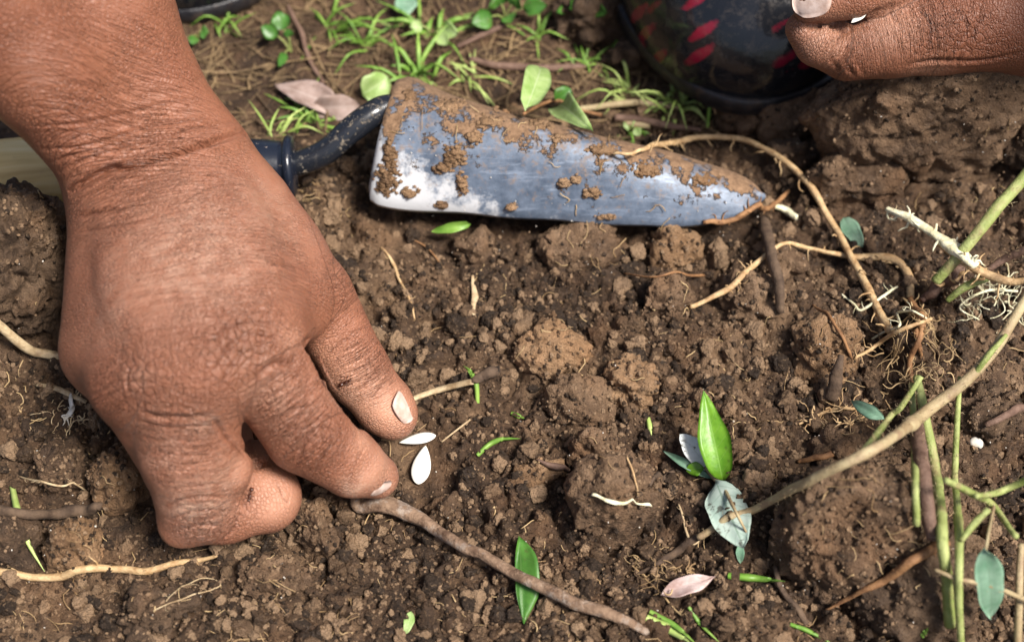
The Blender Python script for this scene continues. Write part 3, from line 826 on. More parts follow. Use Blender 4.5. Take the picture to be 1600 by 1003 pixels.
def finish_hand(f, chains, name, label, creases, dust, palm, deep, knuckle, wr, extra_smooth=3):
    V, F = f.mesh(); V = smooth_mesh(V, F, extra_smooth); V, F = subdivide(V, F)
    N = vnormals(V, F)
    # distance to each chain; axis of the nearest bone
    best = np.full(len(V), 1e9); second = np.full(len(V), 1e9); axis = np.zeros((len(V), 3)); salong = np.zeros(len(V)); cid = np.zeros(len(V), int)
    for ci, (nm, Q, R) in enumerate(chains):
        s0 = 0; cb = np.full(len(V), 1e9); ca = np.zeros((len(V), 3)); cs = np.zeros(len(V))
        for a, b, ra, rb in zip(Q[:-1], Q[1:], R[:-1], R[1:]):
            d, t = seg_d(V, a, b); d = d - (ra + (rb - ra) * t); m = d < cb
            cb = np.where(m, d, cb); ca[m] = unit(b - a); cs[m] = (s0 + t * np.linalg.norm(b - a))[m]; s0 += np.linalg.norm(b - a)
        m = cb < best
        second = np.where(m, best, np.minimum(second, cb)); best = np.where(m, cb, best)
        axis[m] = ca[m]; salong[m] = cs[m]; cid[m] = ci
    A0 = np.zeros((len(V), 3)); main = unit(chains[3][1][-1] - chains[0][1][0]) if len(chains) > 9 else unit(chains[0][1][-1] - chains[0][1][0])
    for ci, (nm, Q, R) in enumerate(chains):
        A0[cid == ci] = main if nm == 'forearm' or nm.startswith('meta') else unit(Q[-1] - Q[0])
    axis = A0
    P = proj(V); facing = (N * (CAM - V)).sum(1) > 0
    FI = np.nonzero(facing)[0]; PF = P[FI]
    def pick(px, py):                      # the skin point seen at a pixel
        d = (PF[:, 0] - px) ** 2 + (PF[:, 1] - py) ** 2
        c = np.argpartition(d, 10)[:10]
        return V[FI[c[np.argmin(PF[c, 2])]]]
    def blobfield(lst):
        r = np.zeros(len(V))
        for (px, py, rp, amt) in lst:
            p = pick(px, py); d = np.linalg.norm(V - p, axis=1) / cm(rp, p); r = np.maximum(r, amt * np.exp(-d * d))
        return r
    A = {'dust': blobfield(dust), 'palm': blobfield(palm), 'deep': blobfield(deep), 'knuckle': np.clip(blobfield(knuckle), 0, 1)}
    disp = np.zeros(len(V)); crease = np.zeros(len(V)); wrw = np.zeros(len(V)); wrc = V.copy()
    for (pts, wpx, dep, *sd) in creases:   # carved folds, with the skin swelling on either side
        Q = np.array([pick(*p) for p in catmull(np.array(pts, float), 7 * len(pts))]); Q[1:-1] = (Q[:-2] + 2 * Q[1:-1] + Q[2:]) / 4; wd = cm(wpx, Q[0]); mg = 6 * wd
        near = np.nonzero(((V > Q.min(0) - mg) & (V < Q.max(0) + mg)).all(1))[0]; Vn = V[near]
        d = np.full(len(Vn), 1e9); tt = np.zeros(len(Vn)); L = len(Q) - 1
        for i in range(L):
            e, t = seg_d(Vn, Q[i], Q[i + 1]); m = e < d; d = np.where(m, e, d); tt = np.where(m, (i + t) / L, tt)
        fade = np.minimum(1, 4 * np.minimum(tt, 1 - tt) + .12)
        g = np.exp(-(d / wd) ** 2)
        disp[near] += fade * dep * (-g + .45 * np.exp(-((d - 2.3 * wd) / (1.3 * wd)) ** 2)); crease[near] = np.maximum(crease[near], fade * np.exp(-(d / (wd * .5)) ** 2) * min(1, dep / .03))
    # transverse wrinkles, drawn across the limb where the skin bunches
    for (px, py, rp, amp, freq, ax) in wr:
        p = pick(px, py); d = np.linalg.norm(V - p, axis=1) / cm(rp, p); m = np.exp(-d * d); s = m > .01
        if ax is None: a = axis[s]
        else: a = np.tile(unit(pick(*ax[1]) - pick(*ax[0])), (s.sum(), 1))
        al = (V[s] * a).sum(1); pe = V[s] - a * al[:, None]
        n = vnoise3(pe[:, 0] * .8 + al * freq, pe[:, 1] * .8, pe[:, 2] * .8, 61) * .6 + vnoise3(pe[:, 0] * 1.6 - al * freq * 1.7, pe[:, 1] * 1.6 + 7, pe[:, 2] * 1.6, 62) * .4
        rd = np.clip(1 - np.abs(n) * 4.0, 0, 1) ** 2
        disp[s] -= amp * .3 * m[s] * rd
        q_ = m[s] * min(1, amp / .016); u_ = q_ > wrw[s]; si = np.nonzero(s)[0][u_]
        wrw[si] = q_[u_]; wrc[si] = (pe * .6 + a * (al * freq * 2.2)[:, None])[u_]
    disp += .012 * fbm3(V, 1.6, 91, 2)
    V2 = V + N * disp[:, None]
    A['crease'] = np.clip(crease, 0, 1); A['wrinkle'] = wrw; A['wrco'] = wrc
    # coordinates for the fine skin lines: cells about 1.2 mm, longer across the limb than along it
    al = (V * axis).sum(1)
    A['skinco'] = (V * 7.5 + axis * (al * 5.5)[:, None])
    o = put(name, V2, F, M['skin'], label, 'hand', attrs=A)
    return o, V2, N, P, pick

def nail(parent, c, along, normal, L, Wd, curve=.26):
    """thin curved plate; c = centre, along = towards the tip"""
    a = unit(along); n = unit(normal - a * np.dot(a, normal)); s = np.cross(a, n)
    V, F = [], []; nu, nv = 9, 9
    for layer in (0, 1):
        for i in range(nu):
            u = i / (nu - 1) * 2 - 1
            for j in range(nv):
                v = j / (nv - 1) * 2 - 1
                x = u * L / 2 * math.sqrt(1 - .45 * abs(v) ** 2.5); y = v * Wd / 2 * math.sqrt(1 - .42 * abs(u) ** 2.5)
                z = -curve * Wd * v * v * .5 - .05 * L * max(0, u) ** 2 - (.035 if layer else 0)
                V.append(np.asarray(c) + a * x + s * y + n * z)
    I = lambda l, i, j: l * nu * nv + i * nv + j
    for i in range(nu - 1):
        for j in range(nv - 1):
            F.append((I(0, i, j), I(0, i + 1, j), I(0, i + 1, j + 1), I(0, i, j + 1))); F.append((I(1, i, j), I(1, i, j + 1), I(1, i + 1, j + 1), I(1, i + 1, j)))
    for i in range(nu - 1):
        for j in (0, nv - 1): F.append((I(0, i, j), I(0, i + 1, j), I(1, i + 1, j), I(1, i, j)))
    for j in range(nv - 1):
        for i in (0, nu - 1): F.append((I(0, i, j), I(0, i, j + 1), I(1, i, j + 1), I(1, i, j)))
    return put('nail', V, F, M['nail'], parent=parent)

B1 = [  # the planting hand, back of the hand up, forearm rising away to the upper left
 ('forearm', [(190, 266, 5.9, 80), (62, 90, 9.2, 104), (-110, -130, 13.0, 130)], .6),
 ('forearm', [(288, 230, 5.9, 76), (150, 8, 9.2, 104), (-10, -235, 13.0, 130)], .9),
 ('meta5', [(198, 318, 5.0, 76), (176, 545, 3.8, 80)], .9),
 ('meta4', [(222, 295, 5.4, 82), (222, 590, 4.7, 84)], 1.2),
 ('meta3', [(268, 275, 5.6, 84), (310, 575, 5.3, 90)], 1.2),
 ('meta2', [(302, 262, 5.5, 76), (395, 520, 5.2, 88)], 1.2),
 ('meta1', [(392, 330, 4.9, 60), (448, 470, 4.4, 60)], 1.1),
 ('thumb', [(334, 292, 4.7, 70), (432, 405, 4.2, 64), (488, 468, 3.6, 58)], .9),
 ('pinky', [(176, 545, 3.8, 74), (250, 668, 2.0, 56), (310, 700, 1.0, 50), (315, 650, 1.0, 42)], .25),
 ('ring', [(222, 590, 4.6, 80), (292, 728, 1.9, 64), (350, 735, .9, 54), (350, 690, 1.0, 46)], .25),
 ('middle', [(298, 590, 5.0, 84), (296, 700, 3.5, 76), (312, 782, 1.9, 68)], .30),
 ('middle', [(312, 785, 1.7, 65), (414, 776, 1.2, 57), (406, 728, .95, 42)], .05),
 ('index', [(405, 545, 4.9, 82), (480, 672, 3.1, 69), (551, 727, 1.9, 51), (588, 744, 1.15, 36)], .10),
 ('thumb', [(493, 462, 3.5, 60), (558, 580, 2.0, 50), (602, 635, 1.15, 44), (616, 650, .95, 37)], .25),
]
blobs1 = [(452, 528, 5.1, 26, 30, 24, .25), (300, 420, 6.1, 110, 120, 40, 1.2), (430, 450, 4.5, 52, 66, 40, .9), (366, 728, 2.9, 30, 44, 34, .3), (282, 822, 1.5, 34, 34, 30, .3), (352, 815, 1.2, 40, 34, 30, .3)]
cuts1 = [([(482, 532), (490, 556), (506, 594), (533, 634), (562, 666)], .12, (.05, .25, .5, .75, 1.0), .06), ([(478, 540), (488, 558), (500, 582)], .17, (.15, .4, .7), .06), ([(380, 690), (392, 706), (404, 726)], .2, .15, .1)]
f1, ch1 = hand_field(B1, blobs1, .088, cuts1)
cre1 = [
 ([(108, 302), (160, 272), (240, 250), (320, 225), (384, 208)], 4.6, .25),
 ([(115, 340), (150, 330), (200, 322)], 3.5, .07),
 ([(60, 235), (130, 232), (230, 200), (340, 180)], 3.2, .05), ([(90, 270), (170, 240), (280, 205), (370, 190)], 3.2, .06),
 ([(40, 200), (130, 195), (230, 170), (320, 150)], 3, .035), ([(75, 255), (150, 236), (250, 205)], 2.8, .04),
 ([(112, 365), (170, 352), (235, 340)], 3, .025),
 ([(470, 545), (458, 566), (430, 570), (400, 590)], 5, .07),
 ([(330, 650), (290, 655), (240, 652), (215, 640)], 4.5, .07), ([(330, 650), (362, 690), (385, 712)], 4, .06),
 ([(390, 770), (383, 785), (392, 800)], 4, .06), ([(455, 765), (450, 785), (430, 740)], 2.5, .02),
 # knuckle folds of the index
 ([(440, 510), (400, 500), (350, 510), (322, 540)], 4, .035), ([(445, 535), (400, 520), (360, 540), (335, 580)], 3.5, .03), ([(430, 560), (390, 545), (360, 575), (345, 615)], 3.5, .03),
 ([(345, 505), (360, 540), (350, 580)], 3, .025), ([(375, 500), (385, 530), (375, 570)], 3, .025), ([(405, 505), (412, 535), (405, 570)], 3, .02),
 # finger joint folds
 ([(535, 655), (505, 650), (470, 680), (440, 715)], 3, .03), ([(530, 670), (500, 670), (475, 700), (460, 735)], 3, .03), ([(545, 668), (528, 690), (500, 725), (490, 745)], 3, .025), ([(515, 640), (470, 650), (425, 700)], 2.6, .02),
 ([(575, 690), (560, 720), (545, 760)], 2.5, .016), ([(500, 632), (450, 645), (410, 690)], 2.4, .018),
 ([(602, 565), (585, 585), (565, 612)], 3, .035), ([(610, 590), (592, 612), (578, 628)], 3, .03), ([(560, 520), (530, 540), (505, 560)], 3, .025), ([(590, 545), (570, 570), (545, 590)], 2.5, .02),
 ([(250, 795), (300, 780), (370, 775)], 3, .03), ([(258, 815), (310, 800), (365, 798)], 3, .03), ([(262, 835), (310, 822), (350, 825)], 3, .025), ([(375, 800), (365, 830), (340, 848)], 3, .03), ([(245, 770), (300, 762), (360, 755)], 2.6, .016),
 ([(210, 560), (195, 590), (205, 630)], 3, .025), ([(190, 590), (220, 600), (245, 590)], 3, .02), ([(225, 570), (215, 600), (230, 625)], 3, .02),
 ([(200, 655), (260, 668), (330, 665)], 2.5, .018), ([(205, 680), (270, 690), (345, 688)], 2.5, .016), ([(215, 705), (280, 712), (360, 712)], 2.5, .014), ([(225, 735), (290, 738), (370, 735)], 2.5, .014),
]
dust1 = [(300, 390, 130, .5), (420, 330, 90, .35), (180, 470, 90, .3), (420, 620, 60, .3), (310, 800, 60, .75), (345, 750, 45, .5), (555, 765, 25, .8), (400, 540, 60, .25), (520, 600, 35, .45), (560, 620, 40, .3), (320, 665, 25, .6), (210, 590, 50, .2), (430, 300, 60, .2), (250, 700, 70, .3), (470, 660, 50, .2)]
palm1 = [(555, 640, 62, 1), (600, 655, 55, 1), (545, 600, 50, .85), (530, 600, 45, .75), (510, 560, 32, .6), (600, 735, 42, .8), (570, 690, 28, .65), (440, 790, 50, .75), (430, 760, 40, .7), (398, 720, 30, .6), (385, 740, 30, .3), (460, 528, 22, .5), (610, 765, 22, .6)]
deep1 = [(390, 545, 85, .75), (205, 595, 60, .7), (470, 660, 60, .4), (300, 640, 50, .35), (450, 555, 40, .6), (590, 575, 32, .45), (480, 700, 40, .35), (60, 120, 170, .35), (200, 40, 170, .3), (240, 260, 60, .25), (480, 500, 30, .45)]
kn1 = [(380, 545, 85, .8), (340, 560, 60, .75), (205, 595, 65, .7), (280, 600, 60, .4), (300, 700, 80, .3), (430, 600, 50, .6), (320, 825, 50, .8), (500, 690, 45, .7), (590, 575, 35, .5), (470, 640, 45, .4)]
wr1 = [(300, 430, 160, .007, 2.6, None), (440, 400, 100, .009, 3.0, None), (190, 235, 150, .016, 3.6, None), (150, 150, 170, .010, 3.6, None), (300, 330, 120, .007, 3.0, None), (290, 700, 90, .016, 3.4, ((300, 640), (300, 760))), (310, 820, 55, .02, 3.6, ((300, 740), (305, 825))),
       (450, 650, 70, .016, 3.6, ((420, 590), (500, 700))), (500, 700, 50, .02, 4.0, ((440, 640), (530, 720))), (570, 580, 50, .018, 4.2, ((530, 500), (590, 620))), (170, 620, 60, .012, 3.4, ((140, 560), (205, 680))), (540, 450, 60, .01, 3.5, None)]
hand1, HV1, HN1, HP1, pick1 = finish_hand(f1, ch1, 'hand', 'brown forearm and right hand pressing seeds into the soil with thumb and forefinger', cre1, dust1, palm1, deep1, kn1, wr1)

def nail_at(parent, pick, V, N, P, px, py, tip_px, L, Wd, lift=.02, tilt=None):
    c = pick(px, py); i = np.argmin(((V - c) ** 2).sum(1)); n = N[i]
    if tilt is not None: n = unit(n + np.asarray(tilt))
    return nail(parent, V[i] + n * lift, pick(*tip_px) - c, n, L, Wd)
nail_at(hand1, pick1, HV1, HN1, HP1, 635, 634, (646, 651), .95, .72, .035, (.35, .15, .1))
nail_at(hand1, pick1, HV1, HN1, HP1, 600, 767, (616, 764), .72, .58, .012, (.05, -.25, 0))

B2 = [  # the other hand, pinching seed between thumb and bent forefinger, resting on the big clod
 ('meta2', [(1620, 15, 6.4, 92), (1470, 42, 6.0, 74)], .5),
 ('meta3', [(1660, 30, 5.2, 88), (1490, 66, 4.9, 52)], .6),
 ('meta4', [(1660, -40, 5.6, 100), (1530, 0, 5.3, 72)], .8),
 ('forearm', [(1650, 10, 6.0, 95), (1820, -50, 8.0, 105), (2050, -190, 13.0, 130)], 1.0),
 ('index', [(1470, 42, 6.0, 72), (1395, 58, 5.8, 62), (1330, 76, 5.6, 51)], .25),
 ('index', [(1322, 76, 5.6, 49), (1278, 66, 6.0, 38), (1256, 46, 6.3, 30)], .10),
 ('middle', [(1490, 60, 4.7, 50), (1420, 78, 4.4, 42), (1380, 60, 4.3, 38)], .08),
 ('thumb', [(1560, -110, 6.6, 70), (1440, -50, 7.2, 48), (1340, -8, 7.4, 40), (1270, 0, 7.3, 35)], .12),
]
f2, ch2 = hand_field(B2, [(1420, 38, 6.2, 40, 36, 30, .2)], .12, [([(1262, 42), (1300, 42), (1345, 32), (1390, 12)], .10, .05, .08), ([(1330, 34), (1350, 28), (1365, 20)], .14, .2, .06), ([(1312, 72), (1320, 54), (1332, 36)], .07, .03, .08)])
cre2 = [([(1310, 72), (1318, 55), (1332, 38)], 3.5, .05), ([(1395, 8), (1392, 22), (1400, 36)], 3, .03),
 ([(1480, 0), (1500, 30), (1510, 50), (1490, 75), (1475, 105)], 3, .035), ([(1530, 0), (1525, 40), (1505, 80), (1495, 110)], 3, .035), ([(1430, 10), (1450, 40), (1448, 85)], 3, .03), ([(1545, 20), (1520, 50), (1515, 95)], 3, .025), ([(1410, 105), (1460, 98), (1530, 98), (1600, 85)], 4, .05),
 ([(1320, 95), (1325, 110), (1338, 124)], 3, .03), ([(1300, 90), (1304, 106), (1308, 116)], 3, .025), ([(1340, 90), (1345, 108), (1352, 122)], 3, .02)]
hand2, HV2, HN2, HP2, pick2 = finish_hand(f2, ch2, 'hand', 'left fist pinching a seed, resting on the big clod at upper right', cre2,
 [(1270, 70, 50, .25), (1380, 40, 50, .2)], [(1400, 35, 40, .45), (1300, 45, 40, .5), (1275, 25, 30, .4), (1450, 113, 30, .7)], [(1500, 50, 110, .7), (1330, 100, 60, .6), (1600, 60, 110, .8), (1400, 90, 80, .5), (1270, 70, 50, .4), (1400, 40, 220, .55)], [(1500, 50, 60, .7), (1450, 70, 50, .5), (1330, 105, 35, .4)],
 [(1330, 95, 45, .016, 4.0, None), (1440, 60, 60, .012, 3.6, None)])
nail_at(hand2, pick2, HV2, HN2, HP2, 1264, 1, (1248, 6), 1.15, .95, .03, (-.2, -.2, .6))
# ------------------------------------------------------------------ trowel
def trowel():
    t = empty('trowel', W(600, 262, .3), 'muddy garden trowel with blue-grey steel blade, black neck and pale wooden handle', 'trowel')
    # blade: arched sheet, spine up
    sp = catmull([W(612, 148, 3.3), W(760, 185, 3.15), W(920, 222, 2.75), W(1070, 262, 2.0), W(1196, 303, 1.15)], 61)
    ne = catmull([W(576, 292, 1.55), W(590, 320, 1.35), W(700, 330, 1.15), W(900, 345, 1.0), W(1055, 352, .95), W(1160, 336, .95), W(1198, 306, 1.05)], 61)
    U = np.linspace(0, 1, 61)
    # resample the near edge so its stations sit square to the spine
    ax = unit(sp[-1] - sp[0]); hz = unit(np.array([ax[0], ax[1], 0])); pv = np.array([hz[1], -hz[0], 0])
    sa = (sp - sp[0]) @ ax; na = (ne - sp[0]) @ ax; o = np.argsort(na)
    nv = 25; Vt = []
    for layer in (0, 1):
        for i in range(61):
            s_, n_ = sp[i], ne[i]
            d = n_ - s_; pd = d @ pv; m = s_ + d - 2 * pd * pv          # far edge: the near edge mirrored across the spine
            for j in range(nv):
                v = j / (nv - 1) * 2 - 1                               # -1 far, +1 near
                e = n_ if v > 0 else m; a = abs(v)
                hor = (e - s_) * np.array([1, 1, 0]) * a; dz = (e - s_)[2] * (a ** 1.75)
                p = s_ + hor; p[2] += dz
                p[2] += .035 * math.sin(i * .5) * a
                if layer: p = p - np.array([0, 0, .13]) - unit(np.array([(e - s_)[0], (e - s_)[1], 0.001])) * .02
                Vt.append(p)
    I = lambda l, i, j: l * 61 * nv + i * nv + j
    F = []
    for i in range(60):
        for j in range(nv - 1):
            F.append((I(0, i, j), I(0, i, j + 1), I(0, i + 1, j + 1), I(0, i + 1, j))); F.append((I(1, i, j), I(1, i + 1, j), I(1, i + 1, j + 1), I(1, i, j + 1)))
    for i in range(60):
        F.append((I(0, i, nv - 1), I(1, i, nv - 1), I(1, i + 1, nv - 1), I(0, i + 1, nv - 1))); F.append((I(0, i, 0), I(0, i + 1, 0), I(1, i + 1, 0), I(1, i, 0)))
    for j in range(nv - 1):
        F.append((I(0, 0, j), I(1, 0, j), I(1, 0, j + 1), I(0, 0, j + 1))); F.append((I(0, 60, j), I(0, 60, j + 1), I(1, 60, j + 1), I(1, 60, j)))
    uv = np.array([(i / 60, j / (nv - 1) * 2 - 1, 0) for l in (0, 1) for i in range(61) for j in range(nv)])
    Vt = np.array(Vt)
    bl = put('blade', Vt, F, M['blade'], parent=t, attrs={'bladeuv': uv})
    Vr = Vt[:61 * nv].reshape(61, nv, 3)
    ii, jj = np.meshgrid(np.linspace(0, 60, 240), np.linspace(0, nv - 1, 90), indexing='ij')
    i0 = np.minimum(ii.astype(int), 59); j0 = np.minimum(jj.astype(int), nv - 2); fu = (ii - i0)[..., None]; fv = (jj - j0)[..., None]
    D = Vr[i0, j0] * (1 - fu) * (1 - fv) + Vr[i0 + 1, j0] * fu * (1 - fv) + Vr[i0, j0 + 1] * (1 - fu) * fv + Vr[i0 + 1, j0 + 1] * fu * fv
    raise_top(D.reshape(-1, 3)); occupy(D.reshape(-1, 3))
    # mud stuck on the blade: caked patches of small lumps
    r = np.random.default_rng(33); parts = []
    VI, FI = ico(1)
    spots = [(710, 245, 22, 26), (722, 285, 10, 22), (690, 262, 18, 10), (925, 302, 16, 11), (900, 280, 8, 8), (605, 280, 22, 30), (640, 300, 16, 10), (690, 320, 12, 6), (760, 190, 30, 12), (800, 170, 30, 9), (850, 195, 26, 10), (880, 285, 14, 8),
             (700, 165, 34, 12), (1010, 265, 24, 14), (940, 235, 30, 10), (870, 215, 14, 8), (640, 150, 18, 10), (800, 322, 10, 5), (610, 240, 12, 26), (1100, 280, 26, 12), (945, 338, 18, 5), (740, 215, 14, 12)]
    for (px, py, rx, ry) in spots:
        n = int(rx * ry * .16) + 6
        for _ in range(n):
            a, q = r.uniform(0, 6.28), math.sqrt(r.uniform()) ** 1.4
            c = G(px + rx * q * math.cos(a), py + ry * q * math.sin(a))
            sz = r.uniform(.04, .16) * (1.1 - .75 * q)
            V = VI * (1 + .3 * r.uniform(-1, 1, (len(VI), 1))) * sz * np.array([1.3, 1.3, .38]) + c + np.array([0, 0, .005])
            parts.append((V, FI))
    V, F = join(parts)
    put('stuck_mud', V, F, M['clod_dry'], parent=bl, kind='stuff')
    # neck rod
    nk = catmull([W(436, 256, 1.9), W(465, 256, 1.95), W(508, 238, 2.2), W(545, 206, 2.6), W(580, 180, 2.85), W(608, 168, 2.85), W(655, 172, 2.7)], 48)
    V, F = tube(nk, [cm(20, nk[0]), cm(20, nk[0]), cm(20, nk[0]), cm(20, nk[0]), cm(21, nk[0]), cm(21, nk[0]), cm(20, nk[0]), cm(16, nk[0])], 20, .02, 4)
    put('neck', V, F, M['black_metal'], parent=t)
    # ferrule and handle: turned profiles along one axis
    a, b = W(462, 260, 1.9), W(-60, 280, 1.95); dr = unit(b - a); L = np.linalg.norm(b - a)
    k = cm(1, a)
    def turned(prof, mat, name, ns=32):
        P = np.array([a + dr * s * k for s, _ in prof]); V, F = tube(P, [rr * k for _, rr in prof], ns); return put(name, V, F, M[mat], parent=t)
    turned([(-4, 12), (0, 26), (1, 42), (3, 47), (8, 49), (13, 48), (16, 43), (19, 40), (24, 40.5), (40, 43), (60, 45), (82, 46), (84, 45), (84.5, 20)], 'ferrule', 'ferrule')
    turned([(78, 20), (82, 41), (100, 44), (150, 50), (230, 57), (310, 62), (400, 62), (470, 58), (560, 60), (640, 62), (690, 56), (715, 40), (722, 15)], 'wood', 'handle', 36)
trowel()

# ------------------------------------------------------------------ rubber boots
def boot(toe_px, fdir, label, z0=.5, scale=1.0):
    toe = W(*toe_px, z0); u = unit(np.array([*fdir, 0.0])); s_ = np.array([-u[1], u[0], 0]); up = np.array([0, 0, 1.0])
    P = lambda l, w_, z: toe + (-u * l + s_ * w_ + up * z) * scale
    t = empty('rubber_boot', toe, label, 'boot', 'rubber boots worn by the planter')
    f = Field(np.minimum.reduce([P(-2, -7, -1), P(-2, 7, -1), P(32, -8, -1), P(32, 8, 26)]) - 2, np.maximum.reduce([P(-2, -7, -1), P(-2, 7, -1), P(32, -8, -1), P(32, 8, 26)]) + 2, .22)
    R = np.stack([u, s_, up], 1)
    sc = scale
    f.ell(P(5.0, 0, 1.1), (5.1 * sc, 4.7 * sc, 4.3 * sc), R, .3)
    f.cap(P(7, 0, 2.6), P(16, 0, 4.2), 4.2 * sc, 4.5 * sc, 1.5)
    f.cap(P(17, 0, 3.0), P(22.5, 0, 3.0), 3.7 * sc, 3.7 * sc, 1.2)
    f.cap(P(19, 0, 5.5), P(20, 0, 27), 4.6 * sc, 5.6 * sc, 2.5)
    f.cap(P(-8, 0, -21.0), P(34, 0, -21.0), 20.6 * sc, 20.6 * sc, .25, 's')       # flat underside
    V, F = f.mesh(); V = smooth_mesh(V, F, 4)
    N = vnormals(V, F); V = V + N * (.10 * fbm3(V, .5, 3, 2))[:, None]
    put('upper', V, F, M['boot'], parent=t)
    # sole: rounded rim round the foot outline
    out = [(-.15, 0), (.3, 2.3), (1.6, 3.8), (4, 4.75), (7, 4.9), (11, 4.2), (15, 3.7), (19, 3.9), (23, 3.9), (26, 2.8), (26.9, 0)]
    ring = catmull([(l, w_) for l, w_ in out] , 40); ring = np.vstack([ring, (ring * [1, -1])[::-1][1:-1]])
    prof = [(-.1, -.6), (0, -.52), (.03, -.1), (.02, .2), (-.06, .27), (-.5, .25)]
    V, F = [], []; n = len(ring); c = ring.mean(0)
    for off, z in prof:
        for q in ring:
            d = unit(np.array([q[0] - 12, q[1] * 1.5])); p = q * [1, .93] + d * off; V.append(P(p[0], p[1], z))
    for i in range(len(prof) - 1):
        for j in range(n): F.append((i * n + j, i * n + (j + 1) % n, (i + 1) * n + (j + 1) % n, (i + 1) * n + j))
    F.append(tuple(range(n))[::-1]); F.append(tuple((len(prof) - 1) * n + j for j in range(n)))
    put('sole', V, F, M['boot_sole'], parent=t)
boot((1250, 150), (.42, -.91), 'shiny black rubber boot with red dashes behind the fist at upper right', 1.1, .80)
boot((312, 20), (.25, -.97), 'dark boot toe at the top edge, just right of the forearm', .3, .8)

# ------------------------------------------------------------------ seeds and ants
def seed(base_px, tip_px, wpx, label, at_z=None):
    a, b = G(*base_px, .06), G(*tip_px, .06); m_ = (a + b) / 2; z = max(a[2], b[2], max(top(m_[0] + dx, m_[1] + dy) for dx in (-.3, 0, .3) for dy in (-.4, 0, .4))) + .14
    if at_z: z = at_z
    a, b = W(*base_px, z), W(*tip_px, z); ax = b - a; L = np.linalg.norm(ax); ax = unit(ax); sd = unit(np.cross([0, 0, 1.0], ax)); n = np.cross(ax, sd)
    wd = cm(wpx, a) / 2; V, F = [], []; nu, ns = 21, 20
    for i in range(nu):
        u = i / (nu - 1); uu = .5 - .5 * math.cos(math.pi * u)
        w_ = (math.sin(math.pi * uu ** .82)) ** .72 * (1 - .25 * uu); th = .075 * math.sqrt(max(0, 1 - (2 * uu - 1) ** 6)) * (.3 + .7 * w_)
        for j in range(ns):
            q = 2 * math.pi * j / ns; cx, sx = math.cos(q), math.sin(q)
            V.append(a + ax * L * uu + sd * wd * w_ * math.copysign(abs(cx) ** .85, cx) + n * th * sx + n * .012 * (1 if sx > 0 else 0) * (w_ - abs(cx)))
    for i in range(nu - 1):
        for j in range(ns): F.append((i * ns + j, i * ns + (j + 1) % ns, (i + 1) * ns + (j + 1) % ns, (i + 1) * ns + j))
    F.append(tuple(range(ns))[::-1]); F.append(tuple((nu - 1) * ns + j for j in range(ns)))
    occupy(V)
    put('seed', V, F, M['seed'], label, 'seed', 'white seeds being planted')
seed((681, 680), (624, 691), 21, 'white flat seed lying crosswise touching the thumb tip')
seed((653, 756), (665, 696), 34, 'broader white seed standing upright below the other seed')
seed((1352, 18), (1330, 36), 16, 'seed tip pinched inside the fist at upper right', 7.08)
def ant(px, py, ang, label, pick, N, Vh):
    c = pick(px, py); i = np.argmin(((Vh - c) ** 2).sum(1)); n = N[i]; f = unit(math.cos(ang) * RGT - math.sin(ang) * UPV); f = unit(f - n * (f @ n)); s_ = np.cross(n, f)
    P = lambda x, y, z: Vh[i] + (f * x + s_ * y + n * z)
    f_ = Field(Vh[i] - .4, Vh[i] + .4, .011)
    f_.ell(P(.15, 0, .04), (.042, .042, .034), k=.02); f_.ell(P(.03, 0, .045), (.05, .05, .03), k=.02); f_.ell(P(-.13, 0, .045), (.062, .062, .05), k=.02)
    f_.cap(P(-.1, 0, .04), P(.15, 0, .04), .02, .02, .03)
    V, F = f_.mesh(); parts = [(V, F.tolist())]
    for y in (-1, 1):
        for x0, x1 in ((.07, .16), (.03, .03), (0, -.12)):
            parts.append(tube([P(x0, .02 * y, .04), P((x0 + x1) / 2, .08 * y, .075), P(x1, .13 * y, -.005)], .008, 5))
        parts.append(tube([P(.18, .02 * y, .05), P(.22, .05 * y, .07), P(.27, .05 * y, .04)], .006, 5))
    V, F = join(parts); put('ant', V, F, M['ant'], label, 'ant', 'ants on the hand')
ant(539, 599, -.5, 'small dark ant walking on the side of the thumb', pick1, HN1, HV1)
ant(393, 772, 1.9, 'small dark ant on the curled finger', pick1, HN1, HV1)

